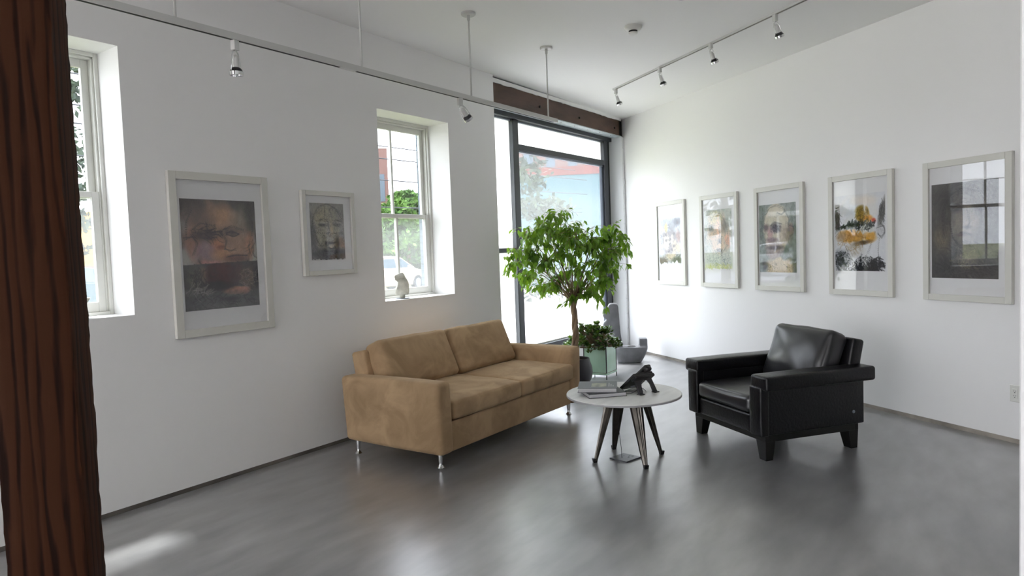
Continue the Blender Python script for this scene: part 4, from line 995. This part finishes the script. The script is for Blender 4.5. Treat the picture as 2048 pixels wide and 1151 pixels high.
def jade():
    c = Vector((6.86, 3.61, 0)); t = empty('jade_planter', (6.765, 3.472, 0), R(3), label='bushy jade plant in a square celadon green planter on thin legs', cat='plant')
    w = .272
    m_ = MB(); th = .012; z0, z1 = .072, .363
    m_.box((0, 0, z0), (w, th, z1)).box((0, w-th, z0), (w, w, z1)).box((0, th, z0), (th, w-th, z1)).box((w-th, th, z0), (w, w-th, z1)).box((th, th, z0), (w-th, w-th, z0+.012))
    m_.build('planter_box', M_celadon, t, bevel=.002)
    MB().box((-.006, -.006, .050), (w+.006, w+.006, .071)).build('tray', M_celadon, t, bevel=.002)
    MB().box((-.001, -.001, .0712), (w+.001, w+.001, .0755)).build('stained_edge', M_clay, t)
    for x, y in ((0, 0), (w, 0), (0, w), (w, w)): MB().box((x-.004, y-.004, 0), (x+.004, y+.004, .363)).build('corner_rod', M_slot, t)
    MB().box((th+.001, th+.001, .30), (w-th-.001, w-th-.001, .34)).build('soil', M_soil, t)
    rg = random.Random(12); V = []; F = []; st = MB()
    cx = w/2
    for k in range(150):
        a = rg.uniform(0, 6.28); rr_ = .31*math.sqrt(rg.uniform(0, 1)); h = .42+.19*(1-(rr_/.31)**2)*rg.uniform(.5, 1.1)+rg.uniform(-.03, .02)-(.05 if rr_ > .2 else 0)
        x, y = cx+rr_*math.cos(a)-.045, cx+rr_*math.sin(a)+.06; p = Vector((x, y, h))
        st.tube([(cx+rg.uniform(-.06, .06), cx+rg.uniform(-.06, .06), .33), (cx+(x-cx)*.6, cx+(y-cx)*.6, .33+(h-.33)*.6), (x, y, h)], .0045, 5)
        out = Vector((x-cx, y-cx, .12)).normalized()
        for j in range(9):
            b = j*2.4+rg.uniform(-.3, .3); dd = Vector((math.cos(b), math.sin(b), rg.uniform(.0, .9)))+out*.5
            V2, F2 = leaves([(p+Vector((rg.gauss(0, .008), rg.gauss(0, .008), rg.uniform(-.03, .01))), dd)], rg.randrange(9999), .052, .032, .1, .25)
            n = len(V); V += V2; F += [tuple(i+n for i in f) for f in F2]
    st.build('stems', M_bark, t, smooth=True)
    MB().add(V, F).build('foliage', M_leaf2, t, smooth=True)
jade()

# ------------------------------------------------------------------ grey clay sculpture by the pier
def remesh_soft(o, vox, sub=0, smooth=6):
    m = o.modifiers.new('remesh', 'REMESH'); m.mode = 'VOXEL'; m.voxel_size = vox; m.use_smooth_shade = True
    s_ = o.modifiers.new('smooth', 'SMOOTH'); s_.factor = .5; s_.iterations = smooth
def clay():
    t = empty('clay_sculpture', (7.98, 3.72, 0), R(-62), label='grey clay sculpture with a tall profile and a low block, by the brick pier', cat='sculpture')
    # local x = to the right as seen from the sofa side, y = depth
    base = [(-.235, .20), (-.232, .12), (-.215, .02), (-.19, .0), (.07, .0), (.11, .02), (.155, .09), (.185, .20)]
    V = []; F = []; n = 28; lev = [(0.0, .86), (.012, .93), (.06, .98), (.12, 1.0), (.17, 1.0), (.195, .97)]
    def ring(z):
        f = z/.2; xr = .10+.09*min(1, (f*1.15))**.7; xl = -.19-.04*min(1, f*1.5); ry = .105+.02*min(1, f*2)
        R_ = []
        for k in range(n):
            a = 2*math.pi*k/n; cx = (xr+xl)/2; hx = (xr-xl)/2; ca, sa = math.cos(a), math.sin(a)
            e = .62; R_.append((cx+hx*math.copysign(abs(ca)**e, ca), ry*math.copysign(abs(sa)**e, sa), z))
        return R_
    zs = [0, .01, .05, .10, .15, .185, .2]
    for z in zs: V += ring(z)
    for i in range(len(zs)-1):
        for k in range(n): F.append((i*n+k, i*n+(k+1) % n, (i+1)*n+(k+1) % n, (i+1)*n+k))
    F += [tuple(range(n-1, -1, -1)), tuple((len(zs)-1)*n+k for k in range(n))]
    m_ = MB().add(V, F)
    # tower with a face-like profile on its left side
    prof = [(-.12, .17), (-.145, .38), (-.158, .60), (-.165, .715), (-.18, .745), (-.22, .755), (-.27, .750), (-.29, .73), (-.302, .69), (-.318, .650), (-.355, .630), (-.365, .605), (-.354, .582), (-.322, .560), (-.318, .545), (-.350, .522), (-.366, .49), (-.354, .46), (-.30, .42), (-.255, .36), (-.232, .26), (-.228, .17)]
    m_.prism(prof, .15, axis=1, off=-.075)
    m_.box((.085, -.06, .17), (.185, .075, .300))
    o = m_.build('body', M_stone, t); remesh_soft(o, .010, smooth=5)
    MB().lathe([(.045, .1), (.05, .206), (.056, .206), (.058, .1)], 28, c=(-.01, 0, -.002)).build('well_rim', M_stone, t, smooth=True, auto=40)
    MB().lathe([(.046, .19), (.046, .2045)], 28, c=(-.01, 0, 0)).build('well', M_slot, t, smooth=True, auto=40)
clay()

# ------------------------------------------------------------------ sculptures on the sills
def sill_head():
    t = empty('cubist_bust', (4.474, 4.30, 1.07), R(-42), label='small faceted white bust on a round foot, on the middle window sill', cat='sculpture')
    MB().lathe([(.062, 0), (.062, .004), (.056, .005)], 28).build('foot_plate', M_greymetal, t, smooth=True, auto=40)
    MB().lathe([(.024, .004), (.022, .045)], 18).build('neck', M_sill, t, smooth=True, auto=40)
    secs = [(.035, [(-.062, -.03), (.05, -.036), (.058, .03), (-.05, .035)]), (.06, [(-.064, -.034), (.056, -.04), (.064, .03), (-.054, .04)]), (.125, [(-.040, -.036), (.058, -.042), (.064, .03), (-.044, .04)]),
            (.150, [(-.036, -.04), (.050, -.046), (.058, .03), (-.04, .04)]), (.172, [(-.064, -.036), (.036, -.046), (.046, .03), (-.05, .04)]), (.180, [(-.060, -.032), (.030, -.040), (.042, .03), (-.046, .036)]),
            (.190, [(-.066, -.034), (.022, -.042), (.034, .032), (-.05, .038)]), (.208, [(-.062, -.028), (.018, -.034), (.030, .03), (-.046, .034)]), (.228, [(-.018, -.012), (.008, -.014), (.012, .012), (-.014, .014)])]
    V = []; F = []
    for z, q in secs:
        for x, y in q: V.append((x, y, z))
    for i in range(len(secs)-1):
        for k in range(4): F.append((i*4+k, i*4+(k+1) % 4, (i+1)*4+(k+1) % 4, (i+1)*4+k))
    F += [(3, 2, 1, 0), tuple((len(secs)-1)*4+k for k in range(4))]
    MB().add(V, F).build('head', M_sill, t, bevel=.002)
sill_head()
def sill_form():
    t = empty('angular_sculpture', (1.775, 4.33, 1.157), R(-25), label='white angular sculpture on the sill of the window behind the post', cat='sculpture')
    MB().prism([(-.05, 0), (.045, 0), (.115, .115), (.06, .125), (-.05, .12)], .10, axis=1, off=-.05).build('lower_block', M_sill, t, bevel=.003)
    MB().prism([(-.04, .12), (.02, .125), (.03, .17), (.06, .19), (.062, .225), (-.04, .235)], .07, axis=1, off=-.035).build('upper_block', M_sill, t, bevel=.003)
sill_form()

# ------------------------------------------------------------------ outside
GZ = -.2
M_grass = mat('lawn', srgb(110, 112, 66), .95, col2=srgb(94, 102, 58), nscale=1.5, bump=.5, bscale=30)
M_pave = mat('pale_concrete_paving', srgb(172, 164, 166), .9, noise=.08, nscale=.6)
M_road = mat('asphalt', srgb(150, 152, 156), .9, noise=.1, nscale=.8)
MB().box((-60, 4.72, GZ-.2), (-1, 24, GZ-.02)).build('bounce_ground', mat('pale_bounce_ground', (.72, .72, .70, 1), .9, noise=.1, nscale=2), kind='structure')  # unseen pale ground, added to bounce daylight up to the ceiling
MB().box((-60, 24, GZ-.2), (90, 140, GZ-.02)).box((-1, 4.72, GZ-.2), (90, 24, GZ-.02)).build('ground', M_grass, kind='structure')
MB().box((-60, -60, GZ-.2), (90, 4.7, GZ-.02)).build('ground', M_pave, kind='structure')
MB().prism([(6.0, 4.8), (60, 4.8), (60, 40), (33, 31)], .02, axis=2, off=GZ-.02).build('forecourt', M_pave, kind='structure')
MB().prism([(-60, 27.5), (21, 24.2), (33, 31), (33, 36), (-60, 38)], .015, axis=2, off=GZ-.02).build('road', M_road, kind='structure')
MB().prism([(-60, 27.1), (20.6, 23.9), (20.9, 24.1), (-60, 27.5)], .12, axis=2, off=GZ-.02).build('kerb', M_pave, kind='structure')

def blob_tree(name, base, H_, prof, n, leaf, m, seed, label, group, trunk=True, flat=.5):
    """prof: list of (z fraction, radius)"""
    t = empty(name, (base[0], base[1], GZ), label=label, cat='tree', group=group)
    rg = np.random.default_rng(seed); zs = [p[0]*H_ for p in prof]; rs = [p[1] for p in prof]
    V = []; F = []
    # lumpy: clusters then leaves
    nc = max(30, n//60); cen = []
    for _ in range(nc):
        z = rg.uniform(zs[0], zs[-1]); r = np.interp(z, zs, rs)*math.sqrt(rg.uniform(.25, 1)); a = rg.uniform(0, 6.28); cen.append((r*math.cos(a), r*math.sin(a), z, np.interp(z, zs, rs)*.32+.12))
    for k in range(n):
        c = cen[k % nc]; d = rg.normal(size=3); d /= np.linalg.norm(d); rr_ = c[3]*rg.uniform(.5, 1.05); p = np.array(c[:3])+d*rr_*np.array([1, 1, flat])
        u = rg.normal(size=3); u /= np.linalg.norm(u); v = np.cross(u, rg.normal(size=3)); v /= np.linalg.norm(v); s = leaf*rg.uniform(.6, 1.3)
        i = len(V); V += [tuple(p-u*s), tuple(p+v*s*.5), tuple(p+u*s), tuple(p-v*s*.5)]; F.append((i, i+1, i+2, i+3))
    MB().add(V, F).build('foliage', m, t)
    if trunk: MB().tube([(0, 0, 0), (0, 0, zs[-1]*.85)], [.16, .04], 8).build('trunk', M_bark, t, smooth=True)
M_pine = mat('pine_needles', srgb(72, 86, 64), .9, col2=srgb(48, 60, 56), nscale=1.2)
M_bush = mat('hedge_leaves', srgb(88, 122, 46), .9, col2=srgb(60, 94, 38), nscale=1.0)
M_bush2 = mat('lime_leaves', srgb(124, 146, 54), .9, col2=srgb(90, 120, 44), nscale=1.0)
def pol(az, d): return (d*math.cos(R(az)), d*math.sin(R(az)))
blob_tree('conifer', pol(35.2, 21), 10, [(.02, 2.0), (.12, 2.2), (.45, 1.7), (.8, .7), (1, .1)], 9000, .12, M_pine, 1, 'large conifer seen through the storefront glass', 'trees outside', flat=.45)
blob_tree('conifer', pol(67.8, 19), 9, [(.22, .6), (.3, 1.2), (.6, 1.2), (1, .4)], 4200, .10, M_pine, 2, 'feathery tree seen through the window behind the post', 'trees outside', flat=.4)
for k, (az, d, h, r_) in enumerate(((43.2, 42, 5.4, 2.3), (46.9, 44, 4.9, 2.4), (40.4, 46, 6.4, 2.4), (51.5, 45, 4.6, 2.3), (38.6, 52, 6.4, 2.4))):
    blob_tree('leafy_tree', pol(az, d), h, [(.03, r_*.95), (.4, r_), (.75, r_*.75), (1, r_*.3)], 9000, .19, M_bush if k != 1 else M_bush2, 10+k,
              ['round green tree in the middle of the sash window view', 'lime green tree at the left of the sash window view', 'tall green tree at the right of the sash window view', 'green tree outside, farthest left of the row behind the light car', 'green tree outside, between the sash window and storefront views'][k], 'trees outside')
def house(name, az0, az1, d, z1, m, label, zr=None, dep=6, extra=None):
    a = Vector((*pol(az0, d), 0)); b = Vector((*pol(az1, d), 0)); e = (b-a); wv = e.length; ang = math.atan2(e.y, e.x)
    t = empty(name, (a.x, a.y, GZ), ang, label=label, cat='building')
    MB().box((0, -dep, 0), (wv, 0, z1-GZ)).build('wall', m, t)
    return t, wv
# e runs from az0 to az1 with az1<az0, so local -y is away from the viewer? keep the depth outward
def house2(name, az0, az1, d, z1, m, label, dep=6):
    a = Vector((*pol(az1, d), 0)); b = Vector((*pol(az0, d), 0)); e = (b-a); wv = e.length; ang = math.atan2(e.y, e.x)
    t = empty(name, (a.x, a.y, GZ), ang, label=label, cat='building')
    MB().box((0, -dep, 0), (wv, 0, z1-GZ)).build('wall', m, t)
    return t, wv
def ribbed(name, c1, c2):
    m = bpy.data.materials.new(name); m.use_nodes = True; nt = m.node_tree; N = nt.nodes; L = nt.links; p = N['Principled BSDF']
    tc = N.new('ShaderNodeTexCoord'); wv = N.new('ShaderNodeTexWave'); wv.inputs['Scale'].default_value = 1.6; L.new(tc.outputs['Object'], wv.inputs[0])
    mx = N.new('ShaderNodeMix'); mx.data_type = 'RGBA'; mx.inputs[6].default_value = c1; mx.inputs[7].default_value = c2; L.new(wv.outputs[0], mx.inputs[0]); L.new(mx.outputs[2], p.inputs['Base Color'])
    p.inputs['Roughness'].default_value = .7; return m
M_cyan = ribbed('cyan_siding', srgb(66, 98, 104), srgb(61, 93, 99))
M_red = brick_material('red_brick', srgb(112, 58, 52), srgb(100, 50, 46), srgb(112, 84, 78))
M_yel = mat('yellow_siding', srgb(176, 132, 66), .8)
M_fence = ribbed('brown_fence_boards', srgb(112, 84, 76), srgb(98, 72, 66))
M_roof = mat('grey_shingle', srgb(120, 120, 128), .9, noise=.2)
M_win = mat('dark_house_glass', srgb(70, 84, 96), .15)
def facing(name, az_l, az_r, d, z0, z1, m, label, dep=5):
    """building whose front runs between two azimuths at distance d; local x left to right as seen, +y away from viewer"""
    a = Vector((*pol(az_l, d), 0)); b = Vector((*pol(az_r, d), 0)); e = b-a; wv = e.length; ang = math.atan2(e.y, e.x)
    t = empty(name, (a.x, a.y, z0), ang, label=label, cat='building')
    MB().box((0, 0, 0), (wv, dep, z1-z0)).build('wall', m, t)
    return t, wv, z1-z0
cy, wv, hh = facing('warehouse', 37, 20.5, 33, GZ, 5.3, M_cyan, 'pale cyan sided building seen through the storefront')
for k in range(1):
    fr = MB().box((.765*wv, -.12, 0), (1.0*wv, -.01, 3.75)).build('shopfront', mat('shop_grey_glass', srgb(96, 128, 140), .4), cy)  # blue-grey glass below the awning
    MB().box((.745*wv, -.6, 3.55), (wv, -.02, 3.95)).build('awning', M_trim, fr)
MB().box((-.02*wv, -.05, hh-.35), (wv, -.01, hh+.05)).build('parapet', M_red, cy)
rb, wv, hh = facing('brick_block', 36, 26.5, 40, GZ, 8.2, M_red, 'red brick building rising behind the cyan one')
for k in range(5): MB().box((wv*(.08+.19*k), -.05, 6.2), (wv*(.16+.19*k), -.01, 7.6)).build('window', M_win, rb)
b2_, wv, hh = facing('brick_tower', 50.5, 44.6, 52, GZ, 9.4, M_red, 'red brick building at the left of the sash window view')
for k in range(4):
    for j in range(2): MB().box((wv*(.13+.24*k), -.05, 2.6+3.1*j), (wv*(.23+.24*k), -.01, 4.6+3.1*j)).build('window', M_win, b2_)
ye, wv, hh = facing('yellow_house', 69.5, 62.6, 40, GZ, 3.1, M_yel, 'yellow house behind the brown fence outside')
MB().prism([(0, hh), (wv, hh), (wv*.5, hh+1.1)], 5, axis=1, off=.0).build('gable', M_yel, ye)
fe, wv, hh = facing('board_fence', 71, 58, 36, GZ, 1.50, M_fence, 'brown wooden board fence behind the dark car', dep=.1); fe['category'] = 'fence'
# grey house reflected in the glass of the pictures
gh, wv, hh = facing('porch_house', 96, 82, 38, GZ, 7.2, mat('grey_clapboard', srgb(110, 110, 112), .85, noise=.1, nscale=2, stretch=(.1, .1, 8)), 'grey clapboard house with a porch, across the street')
MB().prism([(-.4, hh), (wv+.4, hh), (wv*.5, hh+2.6)], 5.4, axis=1, off=-.2).build('roof', M_roof, gh)
MB().box((wv*.1, -2.0, 3.1), (wv*.9, 0, 3.35)).build('porch_roof', M_trim, gh)
for k in range(5): MB().box((wv*(.12+.18*k), -1.95, 0), (wv*(.12+.18*k)+.14, -1.8, 3.1)).build('porch_post', M_trim, gh)
for k in range(3):
    for j in range(2): MB().box((wv*(.18+.26*k), -.06, 1.1+3.0*j), (wv*(.27+.26*k), -.01, 2.7+3.0*j)).build('window', M_win, gh)

# overhead wires on poles out of view
M_wire = mat('wire', srgb(58, 60, 66), .6)
wr = empty('utility_wires', (0, 0, 0), label='sagging overhead utility wires crossing the window views', cat='wires')
def wire(Y, z, r=.018, sag=.25, x0=-30, x1=60, dy=0):
    pts = [(x0+(x1-x0)*i/40, Y+dy*(i/40), z-sag*4*(i/40)*(1-i/40)) for i in range(41)]
    MB().tube(pts, r, 5).build('wire', M_wire, wr, smooth=True)
for Y, z in ((15.2, 4.6), (15.2, 3.95), (15.2, 5.6), (15.5, 3.15), (15.8, 5.1)): wire(Y, z, x1=28.2)

def car(loc, rz, col, label, seed=0):
    t = empty('parked_car', loc, rz, label=label, cat='car', group='parked cars outside')
    m = mat('car_paint', col, .3, coat=.5); Wc = .92
    side = [(-2.3, .35), (-2.34, .75), (-2.25, 1.0), (-1.9, 1.06), (-.9, 1.10), (1.2, 1.06), (2.0, .92), (2.28, .75), (2.32, .4), (2.2, .28), (1.85, .28), (1.82, .45), (1.70, .62), (1.48, .69), (1.26, .62), (1.14, .45), (1.1, .26),
            (-1.05, .26), (-1.08, .45), (-1.2, .62), (-1.42, .69), (-1.64, .62), (-1.76, .45), (-1.80, .30)]
    MB().prism(side, 2*Wc, axis=1, off=-Wc).build('body', m, t, bevel=.06, seg=3)
    V = []; roof = [(-2.15, 1.02), (-1.85, 1.42), (-1.35, 1.60), (-.2, 1.66), (.5, 1.58), (1.35, 1.07)]
    n = len(roof)
    for s_ in (-1, 1):
        for x, z in roof: V.append((x, s_*(Wc-.02-(z-1.02)*.38), z))
    F = [tuple(range(n)), tuple(range(2*n-1, n-1, -1))]+[(i, i+1, n+i+1, n+i) for i in range(n-1)]+[(0, n, 2*n-1, n-1)]
    MB().add(V, F).build('cabin', m, t, bevel=.04, seg=2)
    for s_ in (-1, 1):
        for a, b_, c, d in ((-1.82, -.98, -1.55, -.92), (-.88, .02, -.86, .0), (.1, 1.12, .08, .52)):
            y = lambda z: s_*(Wc-.005-(z-1.02)*.38)
            q = [(a, y(1.1), 1.1), (b_, y(1.1), 1.1), (d, y(1.52), 1.52), (c, y(1.52), 1.52)]
            MB().add(q+[(p[0], p[1]-s_*.01, p[2]) for p in q], [(0, 1, 2, 3), (7, 6, 5, 4)]+[(i, (i+1) % 4, 4+(i+1) % 4, 4+i) for i in range(4)]).build('side_window', M_win, t)
        for x in (-1.42, 1.48):
            wl = MB().lathe([(.20, -.11), (.34, -.11), (.36, -.08), (.36, .08), (.34, .11), (.20, .11)], 28, T=Matrix.Translation((x, s_*(Wc-.11), .36)) @ Matrix.Rotation(R(90), 4, 'X')).build('wheel', M_black, t, smooth=True, auto=40)
            MB().lathe([(.21, -.112), (.21, .112)], 20, T=Matrix.Translation((x, s_*(Wc-.11), .36)) @ Matrix.Rotation(R(90), 4, 'X')).build('hubcap', M_greymetal, wl, smooth=True, auto=40)
        MB().box((.75, s_*.93-.04, 1.06), (.93, s_*.93+.06, 1.2)).build('mirror', m, t, bevel=.02)
    return t
car((23.1, 23.4, GZ), R(4), srgb(190, 170, 148), 'beige crossover car parked across the lawn')
car((12.3, 28.6, GZ), R(2), srgb(36, 70, 78), 'dark teal car parked in front of the brown fence')
car((3.6, 31.0, GZ), R(180), srgb(228, 230, 232), 'white car parked in front of the grey house')
